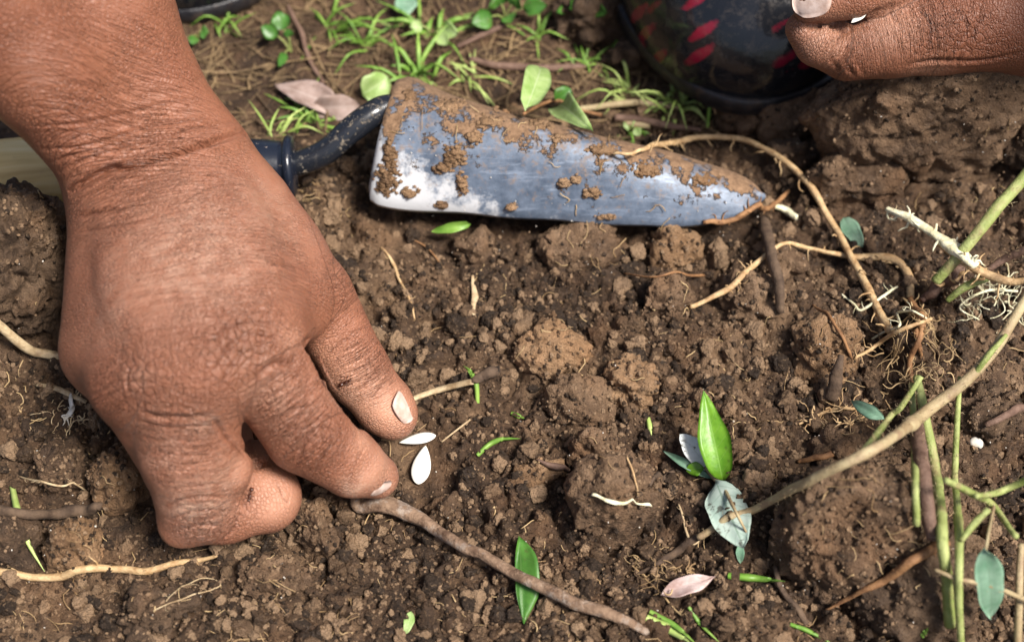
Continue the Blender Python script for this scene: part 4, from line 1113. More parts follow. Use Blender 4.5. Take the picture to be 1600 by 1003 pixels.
# ------------------------------------------------------------------ roots, twigs, stems: traced paths laid on the soil
def path3(pts, n, rr, press=.6):
    """pts: (px, py[, lift]) -> smooth 3D line lying on whatever is there"""
    P = []
    for p in pts:
        P.append(G(p[0], p[1], (p[2] if len(p) > 2 else 0) + rr * press))
    return catmull(P, n)
def strand(name, pts, wpx, mat, label, cat, group=None, rough=.12, ns=10, side=0, side_len=20, side_mat=None, seed=0, n=None, press=.6, knots=(), parent=None, flat=1.0, tip=.55):
    c = G(pts[0][0], pts[0][1]); wl_ = wpx if isinstance(wpx, (list, tuple)) else [wpx, wpx * .95, wpx * tip]
    rr = cm(max(wl_) / 2, c); n = n or 10 * len(pts)
    P = path3(pts, n, rr, press); r = np.random.default_rng(seed + 17)
    tz = bil(TOP, TX, TY, P[:, 0], P[:, 1]); P[:, 2] = np.maximum(P[:, 2], tz + rr * (.7 if cat == 'root' else .3))
    for _ in range(10): P[1:-1, 2] = np.maximum(P[1:-1, 2] - rr * .05, .25 * P[:-2, 2] + .5 * P[1:-1, 2] + .25 * P[2:, 2])
    jit = np.stack([np.interp(np.linspace(0, 1, n), np.linspace(0, 1, max(4, n // 6)), r.normal(size=max(4, n // 6))) for _ in range(3)], 1)
    P[1:-1] += jit[1:-1] * rr * (.05 if cat == 'stem' else .14)
    R = np.interp(np.linspace(0, 1, n), np.linspace(0, 1, len(wl_)), [cm(q / 2, c) * (.78 if cat == 'root' else .88) for q in wl_])
    for kx, amt in knots: R = R * (1 + amt * np.exp(-((np.linspace(0, 1, n) - kx) / .02) ** 2))
    V, F = tube(P, R, ns, rough, seed, flat); o = put(name, V, F, M[mat], label, cat, group, parent=parent)
    if cat == 'stem':                                          # short hairs along the stem
        parts = []
        for _ in range(int(n * .9)):
            i = r.integers(1, n - 1); T = unit(P[i + 1] - P[i]); d = r.normal(size=3); d = unit(d - T * (d @ T)); b0 = P[i] + d * R[i] * .9
            parts.append(tube([b0, b0 + d * cm(4, b0) + r.normal(size=3) * .02, b0 + d * cm(7, b0) * r.uniform(.5, 1.2) + T * r.normal() * .06], [.007, .005, .003], 3))
        V, F = join(parts); put('stem_hairs', V, F, M['straw'], parent=o, kind='stuff')
    if side:                                                   # fine side roots, one mesh under the root
        parts = []
        for _ in range(side):
            i = r.integers(1, n - 1); T = unit(P[i + 1] - P[i]); d = unit(np.cross(T, [0, 0, 1]) * r.choice([-1, 1]) + T * r.uniform(-.5, .7) + np.array([0, 0, r.uniform(-.2, .8)]))
            L = cm(side_len, P[i]) * r.uniform(.35, 1.2); q = [P[i]]
            for k in range(4):
                d = unit(d + r.normal(size=3) * .55 + np.array([0, 0, -.18])); q.append(q[-1] + d * L / 4)
                q[-1][2] = max(q[-1][2], top(*q[-1][:2]) + .01)
            parts.append(tube(catmull(q, 9), [R[i] * .35, R[i] * .25, R[i] * .1], 5))
        V, F = join(parts); put('side_roots', V, F, M[side_mat or mat], parent=o, kind='stuff')
    return o
RT = 'roots lying on the soil'
strand('root', [(958, 241, .15), (1000, 236, .25), (1060, 222, .35), (1140, 215, .45), (1200, 235, .45), (1262, 288, .35), (1300, 350, .3), (1335, 412, .3), (1365, 470, .15), (1392, 520, 0)], [6, 11, 13, 12, 13, 14, 14, 15, 16, 17], 'root', 'long pale arched root from the trowel tip down to the root bunch', 'root', RT, .14, 10, 34, 30, seed=1)
strand('root', [(1078, 482), (1140, 450, .1), (1200, 398, .2), (1265, 388, .2), (1330, 402, .1), (1395, 403, .1), (1418, 428), (1422, 470)], [9, 13, 12, 9, 9, 15, 18, 16], 'root', 'orange-tan root running across below the arched root', 'root', RT, .2, 10, 26, 26, seed=2)
strand('root', [(1098, 350), (1150, 352), (1195, 330), (1232, 300)], [9, 13, 12, 8], 'root_red', 'short rusty root hugging the trowel blade tip', 'root', RT, .3, 8, 16, 16, seed=3)
strand('root', [(-20, 890), (40, 899), (95, 905), (180, 892), (230, 893), (290, 880), (340, 868)], [15, 16, 17, 16, 15, 13, 6], 'root', 'pale brown root along the bottom left below the fist', 'root', RT, .12, 10, 14, 14, seed=4)
strand('root', [(1480, 845, .1), (1430, 872, .35), (1390, 905, .3), (1330, 935, .15), (1290, 952, .05)], [20, 19, 16, 10, 5], 'root_red', 'bent orange root on the huge lower right clod', 'root', RT, .2, 10, 6, 14, seed=5)
strand('root', [(1270, 478), (1300, 500), (1318, 530), (1330, 562)], [4, 7, 7, 6], 'root_red', 'thin red root crossing the round tan clod', 'root', RT, .2, 7, 4, 12, seed=6)
strand('root', [(1248, 663), (1290, 645), (1335, 640), (1370, 628)], [5, 7, 7, 6], 'root', 'thin orange root below the root bunch, left of the small teal leaf', 'root', RT, .2, 7, 16, 30, seed=7)
strand('root', [(1335, 562, .1), (1370, 540, .4), (1410, 515, .5), (1455, 498, .3)], [6, 8, 9, 8], 'root', 'straight pale root reaching up into the root bunch', 'root', RT, .15, 8, 12, 24, seed=8)
strand('root', [(1362, 530, .2), (1385, 518, .4), (1405, 508, .5), (1402, 490, .6), (1425, 485, .6), (1448, 498, .3)], [4, 5, 6, 5, 5, 4], 'root_white', 'looping whitish rootlet in the root bunch', 'root', RT, .1, 7, 8, 22, seed=9)
strand('root', [(1430, 515, .3), (1436, 540, .3), (1440, 555, .1)], [10, 9, 5], 'root_red', 'stubby rusty root hanging in the root bunch', 'root', RT, .2, 8, 10, 26, seed=10)
strand('root', [(1422, 470), (1440, 520, .1), (1420, 560), (1425, 600), (1428, 640)], [22, 24, 14, 9, 6], 'root_red', 'thick dark rusty root going down through the root bunch', 'root', RT, .3, 8, 30, 24, side_mat='hair', seed=11)
strand('root', [(1315, 460), (1335, 475, .1), (1345, 485, .1), (1375, 465, .3), (1402, 448, .3)], [3, 5, 6, 6, 4], 'root_white', 'thin white bent rootlet beside the arched root end', 'root', RT, .1, 7, 6, 18, seed=12)
strand('root', [(1440, 470, .2), (1475, 440, .5), (1500, 430, .8)], [14, 26, 40], 'stem_brown', 'brown base of the uprooted plant under the peeled stem', 'root', RT, .2, 9, 14, 30, side_mat='root', seed=13)
strand('root', [(595, 388), (612, 408, .1), (625, 440, .05), (640, 470), (648, 500)], [4, 7, 6, 6, 4], 'root', 'thin yellow root between the wrist and the trowel edge', 'root', RT, .2, 7, 10, 12, seed=14)
strand('root', [(640, 372), (670, 390, .1), (698, 425)], [3, 4, 2], 'root_red', 'hair-thin rusty root near the green fern scrap', 'root', RT, .1, 6, seed=15)
strand('root', [(260, 940), (310, 905, .1), (345, 915), (290, 935), (240, 955)], [2, 3, 3, 3, 2], 'straw', 'whitish looped rootlet below the bottom left root', 'root', RT, .1, 6, 6, 20, seed=16)
strand('root', [(30, 745), (75, 755, .1), (135, 767)], [3, 5, 4], 'straw', 'thin pale root above the left dark twig', 'root', RT, .1, 6, 6, 14, seed=17)
strand('root', [(975, 428), (1030, 432), (1100, 431)], [3, 5, 6], 'root_red', 'thin dark red root left of the dry orange clod', 'root', RT, .1, 6, 2, 10, seed=18)
strand('root', [(980, 715), (990, 740, .1), (996, 775)], [4, 5, 3], 'root', 'short curved rootlet on the double clod', 'root', RT, .1, 6, seed=19)
strand('root', [(1115, 55, 1.2), (1122, 105, .9), (1108, 145, .5), (1118, 180, .1)], [3, 5, 5, 3], 'root', 'crooked rootlet standing up in front of the boot', 'root', RT, .15, 6, 6, 10, seed=20)
strand('root', [(1060, 788), (1080, 850), (1105, 830), (1125, 835)], [4, 6, 5, 3], 'straw', 'pale husk fibre left of the round pale leaf', 'root', RT, .15, 6, 4, 12, seed=21)
strand('root', [(1590, 455, .4), (1540, 455, .5), (1500, 480, .3), (1530, 500, .2)], [5, 6, 4, 3], 'root_white', 'whitish rootlets spreading below the peeled stem at right', 'root', RT, .15, 6, 22, 40, seed=22)
strand('root', [(1075, 975, .0), (1010, 905, .05), (985, 880, .0)], [3, 5, 3], 'hair', 'wispy yellow rootlets beside the smooth clod', 'root', RT, .15, 6, 18, 30, seed=23)

TW = 'twigs and sticks on the soil'
strand('twig', [(556, 772, .1), (560, 795, .15), (600, 790, .35), (650, 808, .35), (720, 848, .35), (800, 893, .35), (880, 932, .3), (960, 962, .2), (1010, 985, .05)], [14, 32, 25, 20, 19, 20, 21, 20, 13], 'twig', 'knobbed grey-brown twig lying from the forefinger tip to the bottom edge', 'twig', TW, .18, 12, seed=30, n=120)
strand('twig', [(-15, 797), (40, 805), (90, 802, .1), (132, 798), (158, 792)], [18, 19, 17, 22, 14], 'twig_dark', 'thick dark twig at the left edge', 'twig', TW, .2, 10, seed=31)
strand('twig', [(-15, 542), (40, 549), (98, 556)], [16, 17, 16], 'straw', 'tan stick ending at the left side of the hand', 'twig', TW, .12, 10, 4, 12, seed=32)
strand('twig', [(1192, 345), (1205, 390, .1), (1215, 440, .1), (1218, 488)], [20, 20, 19, 14], 'twig_dark', 'grey stick standing down from the trowel tip', 'twig', TW, .2, 10, seed=33)
strand('twig', [(1316, 555, .5), (1308, 585, .5), (1297, 622, .1)], [10, 22, 24], 'twig_dark', 'flat dark bark strip right of the round tan clod', 'twig', TW, .2, 8, seed=34, flat=.5)
strand('twig', [(1093, 838, .15), (1060, 860, .1), (1030, 880), (995, 898)], [14, 14, 12, 7], 'twig_dark', 'dark brown root end continuing the long diagonal stem', 'twig', TW, .15, 8, seed=35)
strand('twig', [(630, 630, .1), (680, 612, .15), (740, 596, .2)], [8, 14, 13], 'straw', 'split pale straw pointing from the thumb nail', 'twig', TW, .15, 8, seed=36, flat=.6)
strand('twig', [(742, 596, .1), (772, 577, .05)], [18, 24], 'twig_dark', 'dark stub at the end of the pale straw', 'twig', TW, .2, 8, seed=37)
strand('twig', [(1210, 885, .1), (1225, 925, .1), (1260, 975)], [9, 12, 12], 'twig_dark', 'thin dark twig left of the huge lower right clod', 'twig', TW, .15, 8, seed=38)
strand('twig', [(1248, 722, .05), (1275, 715, .1), (1300, 708)], [7, 12, 12], 'root_red', 'short red-brown twig with a pale broken end above the long stem', 'twig', TW, .15, 8, seed=39)
strand('twig', [(840, 718, .05), (865, 728, .1), (890, 735)], [4, 13, 5], 'stem_brown', 'short brown twig beside the low reddish clod', 'twig', TW, .15, 8, seed=40)
strand('twig', [(1015, 760), (1040, 745, .05), (1058, 735)], [5, 12, 6], 'twig_dark', 'dark twig stub left of the upright green leaf', 'twig', TW, .15, 8, seed=41)
strand('twig', [(733, 93, .1), (780, 103, .1), (850, 108, .1), (935, 102, .1)], [10, 16, 14, 9], 'stem_brown', 'brown stem lying behind the trowel in the grass litter', 'twig', TW, .12, 8, seed=42)
strand('twig', [(715, 75, .1), (750, 58, .1), (790, 40, .1)], [9, 12, 9], 'stem_brown', 'brown twig slanting up under the leafy weed at the top', 'twig', TW, .12, 8, seed=43)
strand('twig', [(450, 10, .3), (470, 50, .3), (480, 85, .1), (505, 130, .1)], [6, 9, 9, 7], 'stem_brown', 'thin brown stalk at the top between the two left weeds', 'twig', TW, .12, 7, seed=44)
strand('twig', [(905, 172, .2), (950, 163, .3), (1010, 161, .2), (1060, 168, .1)], [11, 13, 13, 9], 'stem_tan', 'tan stem behind the blade, left of the bright grass', 'twig', TW, .12, 8, seed=45)
strand('twig', [(960, 185, .1), (1020, 192, .15), (1095, 205, .1)], [12, 15, 8], 'stem_brown', 'dark red stem lying behind the trowel near its tip', 'twig', TW, .12, 8, seed=46)
strand('twig', [(975, 195, .1), (1015, 196, .1)], [11, 12], 'stem_tan', 'short hollow stalk just behind the trowel blade', 'twig', TW, .1, 8, seed=47)
strand('twig', [(1210, 322, .15), (1228, 330, .15), (1246, 340, .1)], [8, 13, 11], 'root_white', 'short pale stalk off the trowel tip', 'twig', TW, .12, 8, seed=48)
strand('twig', [(58, 600, .1), (95, 610, .2), (135, 628, .1)], [9, 13, 9], 'straw', 'pale straw touching the left edge of the hand', 'twig', TW, .1, 8, seed=49, flat=.5)
strand('twig', [(1540, 665, .1), (1570, 650, .2), (1610, 632, .2)], [10, 16, 16], 'stem_brown', 'brown stick at the right edge beyond the pale stem', 'twig', TW, .12, 8, seed=50)
strand('twig', [(690, 690, .05), (735, 655, .1)], [3, 4], 'straw', 'slim straw bit between the seeds and the straw', 'twig', TW, .1, 6, seed=51)
strand('twig', [(738, 430, .05), (740, 460, .15), (741, 492, .05)], [4, 13, 5], 'straw', 'flat pale sheath standing in the soil below the fern scrap', 'twig', TW, .1, 8, seed=52, flat=.35)
strand('twig', [(1000, 0, .3), (1040, 0, .3)], [3, 3], 'stem_brown', 'dark stalk end at the top left of the boot', 'twig', TW, .1, 6, seed=53) if False else None
strand('fibre', [(925, 772, .05), (960, 784, .1), (995, 788, .08), (1018, 790, .05)], [8, 9, 5, 6], 'root_white', 'white fibre strip on the large smooth clod', 'fibre', None, .3, 6, seed=54, flat=.5)
o_ = strand('fibre', [(100, 655, .1), (112, 640, .25), (112, 615, .2)], [10, 15, 8], 'white_bit', 'shredded white fibre left of the hand below the pale straw', 'fibre', None, .4, 6, 6, 22, seed=55, flat=.4)

ST = 'stems of the uprooted plant'
strand('plant_stem', [(1640, 402, 3.6), (1600, 470, 3.0), (1562, 535, 2.4), (1515, 590, 1.9), (1440, 650, 1.4), (1370, 698, 1.0), (1270, 748, .55), (1180, 795, .45), (1090, 840, .3)], [16, 16, 17, 20, 16, 15, 14, 12, 11], 'stem_tan', 'long tan stem slanting from the right edge down to the round pale leaf', 'stem', ST, .06, 12, seed=60, n=140, knots=((.42, .35), (.62, .2)), press=.5)
strand('plant_stem', [(1352, 706, 1.1), (1385, 660, 1.5), (1408, 635, 1.8), (1440, 588, 2.3)], [16, 14, 12, 9], 'stem_green', 'yellow-green side shoot rising from the long stem', 'stem', ST, .06, 10, seed=61)
strand('plant_stem', [(1520, 588, 1.9), (1545, 555, 2.3), (1572, 523, 2.6)], [10, 11, 7], 'stem_green', 'small green bract on the long stem near the right edge', 'stem', ST, .06, 8, seed=62)
strand('plant_stem', [(1432, 590, .6), (1448, 660, .7), (1462, 740, .8), (1472, 830, .8), (1480, 905, .6), (1484, 978, .3)], [14, 17, 18, 18, 18, 17], 'stem_green', 'thick green stem standing down the lower right', 'stem', ST, .06, 12, seed=63, n=80, knots=((.62, .2),))
strand('plant_stem', [(1432, 660, .4), (1440, 730, .5), (1450, 800, .5), (1458, 842, .3)], [22, 26, 26, 20], 'stem_brown', 'dark brown stem left of the thick green stem', 'stem', ST, .08, 10, seed=64, n=60)
strand('plant_stem', [(1424, 600, .5), (1428, 680, .6), (1431, 750, .6), (1432, 820, .4)], [11, 13, 12, 11], 'stem_green', 'slim green stem left of the dark brown stem', 'stem', ST, .1, 10, seed=65)
strand('plant_stem', [(1500, 590, 1.6), (1496, 660, 1.5), (1492, 740, 1.4), (1500, 850, 1.3), (1498, 930, 1.2), (1502, 1020, 1.1)], [8, 10, 11, 13, 12, 11], 'stem_green', 'pale straight stem crossing the lower right frame edge', 'stem', ST, .08, 10, seed=66, n=80, knots=((.55, .3),))
strand('plant_stem', [(1478, 750, 2.0), (1515, 768, 2.2), (1550, 790, 2.2), (1588, 838, 2.0)], [10, 12, 12, 9], 'stem_green', 'olive shoot forking at the right, above the drooping teal leaf', 'stem', ST, .08, 10, seed=67)
strand('plant_stem', [(1525, 775, 2.2), (1565, 768, 2.6), (1620, 742, 3.2)], [8, 11, 13], 'stem_green', 'pale twig leaving the olive shoot towards the right edge', 'stem', ST, .08, 10, seed=68)
strand('plant_stem', [(1502, 845, 1.4), (1520, 820, 1.7), (1545, 795, 2.1)], [10, 12, 11], 'stem_green', 'short hairy twig joining the pale stem and the olive shoot', 'stem', ST, .08, 10, seed=69)
strand('plant_stem', [(1460, 890, 1.0), (1500, 905, 1.3), (1550, 915, 1.6), (1610, 940, 1.8)], [7, 9, 9, 9], 'stem_tan', 'thin pinkish stalk crossing in front of the drooping teal leaf', 'stem', ST, .08, 8, seed=70)
strand('plant_stem', [(1640, 225, 4.2), (1600, 278, 3.6), (1550, 335, 2.9), (1510, 385, 2.3), (1462, 440, 1.4)], [20, 21, 20, 19, 18], 'stem_green', 'green stem leaning in from the upper right edge behind the peeled stem', 'stem', ST, .05, 12, seed=71, n=60)
strand('plant_stem', [(1386, 326, 1.6), (1420, 342, 1.9), (1455, 362, 2.1), (1500, 395, 2.2), (1525, 415, 2.2)], [12, 17, 21, 24, 14], 'root_white', 'peeled creamy white stem at the right with frayed skin', 'stem', ST, .34, 14, 26, 26, seed=72, n=70, flat=.6)
strand('plant_stem', [(1462, 378, 1.7), (1500, 405, 1.9), (1540, 428, 1.9), (1580, 440, 2.0), (1620, 436, 2.2)], [9, 12, 16, 13, 10], 'root', 'yellowish root strand under the peeled white stem', 'stem', ST, .14, 10, 16, 34, seed=73, n=60)
strand('plant_stem', [(1480, 470, .8), (1505, 450, 1.1), (1545, 432, 1.5)], [10, 15, 14], 'stem_green', 'short green shoot below the peeled white stem', 'stem', ST, .06, 10, seed=74)
strand('plant_stem', [(1530, 432, 1.6), (1570, 405, 2.2), (1630, 380, 3.0)], [10, 15, 17], 'stem_brown', 'reddish brown stem at the right edge above the long stem', 'stem', ST, .08, 10, seed=75)
strand('plant_stem', [(1595, 850, 1.5), (1592, 930, 1.5), (1590, 1020, 1.5)], [12, 13, 13], 'stem_tan', 'tan stem running down the right frame edge', 'stem', ST, .06, 10, seed=76)

# ------------------------------------------------------------------ leaves
def leaf_geo(base, tip, wd, roll=0.0, fold=.15, bend=.1, p=.9, q=.8, nu=15, nv=9, thick=.014, wob=.08, seed=0, asym=1.0):
    base, tip = np.asarray(base, float), np.asarray(tip, float)
    ax = tip - base; L = np.linalg.norm(ax); a = ax / L
    view = unit(CAM - (base + tip) / 2); s_ = unit(np.cross(view, a)); n = unit(np.cross(a, s_)); n = n if n @ view > 0 else -n
    c, sn = math.cos(roll), math.sin(roll); s2 = s_ * c + n * sn; n2 = n * c - s_ * sn
    V, uv = [], []; r = np.random.default_rng(seed); ph = r.uniform(0, 6, 3)
    for layer in (0, 1):
        for i in range(nu):
            u = i / (nu - 1); w_ = max(0.012, math.sin(math.pi * u ** p)) ** q if 0 < u < 1 else .015
            for j in range(nv):
                v = j / (nv - 1) * 2 - 1
                h = fold * abs(v) * w_ * wd / 2 + bend * L * math.sin(math.pi * u) + wob * wd * (math.sin(5 * u + ph[0] + 2 * v) * abs(v) + .5 * math.sin(9 * u + ph[1]) * v)
                e = 1 + .05 * math.sin(14 * u + ph[2]) * abs(v)
                V.append(base + a * L * u + s2 * v * w_ * wd / 2 * e * (asym if v < 0 else 1) + n2 * (h - thick * layer)); uv.append((u, v, 0))
    I = lambda l, i, j: l * nu * nv + i * nv + j; F = []
    for i in range(nu - 1):
        for j in range(nv - 1):
            F.append((I(0, i, j), I(0, i + 1, j), I(0, i + 1, j + 1), I(0, i, j + 1))); F.append((I(1, i, j), I(1, i, j + 1), I(1, i + 1, j + 1), I(1, i + 1, j)))
        for j in (0, nv - 1): F.append((I(0, i, j), I(0, i + 1, j), I(1, i + 1, j), I(1, i, j)))
    for j in range(nv - 1):
        for i in (0, nu - 1): F.append((I(0, i, j), I(0, i, j + 1), I(1, i, j + 1), I(1, i, j)))
    return np.array(V), F, np.array(uv)
def leaf(bpx, tpx, wpx, mat, label=None, name='leaf', parent=None, stalk=None, **kw):
    b, t = G(*bpx), G(*tpx)
    V, F, uv = leaf_geo(b, t, cm(wpx, b), **kw)
    gap = bil(TOP, TX, TY, V[:, 0], V[:, 1]) + .06 - V[:, 2]; gap = float(np.clip(np.percentile(gap, 95), 0, .9)); d_ = unit(CAM - b); V = V + d_ * (gap / d_[2]); occupy(V)
    o = put(name, V, F, M[mat], label, 'leaf' if label else None, 'fallen leaves and leaf scraps' if label else None, parent=parent, attrs={'leafuv': uv})
    if stalk:
        P = path3(stalk, 14, .03); V, F = tube(P, [cm(3.2, b), cm(2.2, b)], 7, .1, 3); put('stalk', V, F, M['stem_tan'], parent=o)
    return o
# the small plant by the long stem: three leaves on one stalk
pl = empty('seedling', G(1120, 760), 'broken sprig with one glossy upright green leaf and pale leaves beside the long stem', 'plant')
leaf((1130, 752, .35), (1099, 610, 1.7), 50, 'leaf', parent=pl, fold=.35, bend=.05, p=.72, q=.85, seed=1)['label'] = 'upright glossy green leaf'
leaf((1108, 735, .35), (1062, 678, .8), 36, 'leaf_white', parent=pl, fold=.1, roll=.3, p=1.05, q=.6, seed=2)['label'] = 'whitish upturned leaf'
leaf((1118, 752, .5), (1162, 854, .25), 62, 'leaf_pale', parent=pl, fold=-.1, bend=.05, p=.85, q=.62, seed=3)['label'] = 'pale round leaf seen from below'
leaf((1112, 748, .3), (1036, 704, .3), 14, 'leaf_teal', parent=pl, fold=.4, seed=4)['label'] = 'narrow teal leaf'
leaf((1100, 730, .5), (1072, 735, .3), 22, 'leaf', parent=pl, fold=.3, seed=5)
leaf((1156, 846, .15), (1157, 880, .05), 13, 'leaf_teal', parent=pl, fold=.2, seed=6)
V, F = tube(path3([(1100, 728, .4), (1118, 750, .5), (1128, 757, .5), (1150, 800, .6), (1168, 835, .6)], 24, .03), [.05, .06, .05, .03], 7, .1, 3); put('stalk', V, F, M['stem_tan'], parent=pl)

leaf((812, 838, .15), (818, 974, .10), 62, 'leaf_deep', 'bright green leaf lying under the knobbed twig at the bottom', roll=.15, fold=.12, bend=.03, p=.92, q=.85, seed=7, asym=.3)
leaf((1318, 340, .15), (1348, 385, .1), 26, 'leaf_teal', 'small holed teal leaf beside the arched root', fold=.1, p=.9, q=.55, seed=8)
leaf((1382, 655, .5), (1330, 627, .6), 22, 'leaf_teal', 'small crumpled teal leaf on the side shoot above the long stem', fold=.3, p=.8, seed=9)
leaf((1540, 858, 2.2), (1548, 965, 1.4), 46, 'leaf_teal', 'drooping teal green leaf at the lower right', roll=-.3, fold=.1, bend=.06, p=.75, q=.7, seed=10, stalk=[(1553, 790, 2.3), (1545, 830, 2.25), (1540, 860, 2.2)])
leaf((1118, 900, .25), (1032, 930, .15), 44, 'leaf_pink', 'withered pinkish leaf lying below the dark root end', roll=.5, fold=.5, bend=.05, p=1.2, q=.8, seed=11, asym=.4, wob=.12)
leaf((428, 132, .35), (530, 172, .2), 52, 'leaf_dead', 'grey-brown dead leaf behind the trowel neck', roll=-.5, fold=.3, bend=.06, p=1.3, q=.8, seed=12, wob=.12)
leaf((490, 168, .2), (562, 165, .25), 42, 'leaf_dead', 'second dead leaf, right of the grey-brown one by the neck', roll=.2, fold=.25, bend=.08, p=.8, q=.6, seed=13)
leaf((566, 148, .2), (606, 120, .4), 50, 'leaf_lime', 'crumpled pale green leaf at the trowel shoulder', roll=.3, fold=.3, p=.7, q=.55, seed=14)
sp_ = empty('sprig', G(865, 165), 'sprig of pale green leaves standing just behind the middle of the trowel', 'plant')
leaf((822, 172, .45), (843, 106, 1.5), 46, 'leaf_lime', parent=sp_, roll=.1, fold=.2, p=.68, q=.7, seed=15)
leaf((874, 168, .6), (924, 204, .45), 40, 'leaf_lime', parent=sp_, roll=-.2, fold=.25, p=.8, q=.7, seed=16)
leaf((868, 158, .6), (893, 140, .9), 32, 'leaf_deep', parent=sp_, roll=.2, fold=.2, p=.8, q=.6, seed=17)
V, F = tube(path3([(818, 178, .3), (850, 162, .55), (872, 157, .65), (905, 172, .35), (940, 180, .2)], 24, .04), [.05, .06, .06, .05], 7, .1, 3); put('stalk', V, F, M['root_red'], parent=sp_)
leaf((735, 350, .15), (674, 362, .15), 16, 'grass', 'bright green fern scrap just below the trowel edge', fold=.5, bend=.12, p=.7, q=.6, seed=18, wob=.16)
leaf((643, 955, .1), (634, 990, .1), 16, 'leaf_lime', 'tiny pale green leaf bit near the bottom centre', fold=.1, q=.6, seed=19)
leaf((748, 592, .1), (735, 572, .25), 9, 'grass', 'x', seed=1) if False else None

# single green blades
def blade_geo(P, wd, n=14):
    P = catmull(P, n); T, U, B = frames(P); V, F = [], []
    for i in range(n):
        u = i / (n - 1); w_ = wd * (.75 + .5 * u) if u < .35 else wd * max(.04, (1 - ((u - .35) / .65) ** 1.6))
        side = unit(np.cross(T[i], unit(CAM - P[i]))); nn = np.cross(side, T[i])
        V += [P[i] - side * w_ / 2, P[i] - nn * w_ * .16, P[i] + side * w_ / 2, P[i] - nn * w_ * .05 - nn * .012]
    for i in range(n - 1):
        for j in range(4):
            k = (j + 1) % 4
            F.append((i * 4 + j, i * 4 + k, (i + 1) * 4 + k, (i + 1) * 4 + j))
    return np.array(V), F
def blade(pts, wpx, mat, label):
    P = [G(*p) for p in pts]; V, F = blade_geo(P, cm(wpx, P[0])); occupy(V); put('cut_grass', V, F, M[mat], label, 'grass', 'loose green blades on the soil')
blade([(746, 630, .1), (744, 600, .3), (736, 582, .3), (724, 571, .15)], 9, 'grass', 'curved green blade crossing the end of the pale straw')
blade([(746, 711, .08), (765, 694, .15), (785, 686, .15), (814, 685, .08)], 9, 'grass', 'curved green blade right of the seeds')
blade([(1138, 899, .12), (1180, 903, .15), (1227, 908, .12)], 13, 'grass', 'straight green blade lying left of the huge lower right clod')
blade([(18, 755, .1), (28, 800, .2), (45, 850, .15), (70, 893, .1)], 11, 'grass_pale', 'pale green blade over the dark twig at the left edge')
blade([(1010, 965, .1), (1050, 985, .15), (1080, 1005, .15)], 16, 'grass_pale', 'broad pale blade at the bottom edge by the twig end')
blade([(1015, 955, .15), (1055, 978, .25), (1090, 1008, .2)], 10, 'grass', 'thin green blade beside the broad pale one at the bottom')
blade([(1076, 948, .1), (1095, 975, .2), (1125, 1004, .2)], 7, 'grass', 'narrow green blade at the bottom, right of the broad pale one')
blade([(1235, 975, .1), (1262, 985, .15), (1300, 1005, .1)], 8, 'grass', 'green blade at the bottom edge below the huge clod')
blade([(1012, 652, .05), (1018, 680, .15)], 9, 'grass_pale', 'tiny green bit above the upright leaf, left side')
blade([(798, 645, .05), (822, 655, .1)], 8, 'grass', 'tiny green bit above the curved blade right of the seeds')
blade([(1440, 995, .1), (1450, 980, .4)], 8, 'grass', 'small green tip at the bottom edge under the green stems')
blade([(1105, 200, .3), (1110, 160, .9), (1115, 148, 1.0)], 6, 'grass', 'single upright blade in front of the boot sole')

# grass tufts and weeds in the trodden litter behind the trowel
def tuft(px, py, n, lpx, mat, label, spread=1.0, wpx=6, seed=0, lean=(0, 0)):
    b = Gg(px, py); r = np.random.default_rng(seed); parts = []; L0 = cm(lpx * 1.35, b)
    for _ in range(n):
        a = r.uniform(0, 6.28); d = unit(np.array([math.cos(a) * spread + lean[0], math.sin(a) * spread + lean[1], r.uniform(.05, 1.2)])); L = L0 * r.uniform(.3, 1.25)
        o = b + np.array([r.normal() * .22, r.normal() * .22, -.05]); o[2] = H(o[0], o[1]) - .03
        m_ = o + d * L * .55; e = m_ + unit(d + np.array([0, 0, -r.uniform(.3, 1.1)])) * L * .5
        e[2] = max(e[2], H(e[0], e[1]) + .05)
        parts.append(blade_geo([o, m_, e], cm(wpx, b) * r.uniform(.6, 1.2), 8))
    V, F = join(parts); put('grass_tuft', V, F, M[mat], label, 'grass tuft', 'grass tufts behind the trowel')
tuft(655, 118, 22, 62, 'grass', 'bright green grass tuft at the trowel shoulder', 1.0, 8, 1)
tuft(680, 60, 16, 62, 'grass', 'loose green grass clump left of the leafy weed at the top', 1.2, 8, 2)
tuft(570, 72, 14, 62, 'grass', 'slim grass tuft above the trowel neck', .7, 5, 3)
tuft(515, 40, 12, 60, 'grass', 'grass tuft at the top, left of the slim one', .9, 6, 4)
tuft(485, 185, 16, 60, 'grass', 'dark green grass tuft under the dead leaf by the neck', 1.2, 6, 5)
tuft(1062, 168, 26, 60, 'grass_pale', 'bright yellow-green grass tuft in front of the boot', .7, 6, 6)
tuft(985, 150, 14, 60, 'grass_pale', 'thin pale grass tuft left of the bright one by the boot', .9, 5, 7)
tuft(925, 100, 16, 40, 'grass', 'short green grass tuft below the crumbly top clod', .9, 5, 8)
tuft(980, 205, 8, 30, 'grass', 'tiny weed tuft behind the trowel near its tip', 1.0, 8, 9)
tuft(735, 118, 12, 45, 'grass_pale', 'small sparse tuft right of the trowel shoulder', 1.2, 5, 10)
tuft(440, 210, 10, 50, 'grass_pale', 'small pale grass tuft behind the black ferrule', 1.2, 5, 11)
tuft(835, 60, 8, 45, 'grass', 'few short blades beside the leafy weed at the top', 1.2, 5, 12)
tuft(350, 50, 8, 40, 'grass', 'dull grass tuft right of the forearm', 1.0, 5, 13)
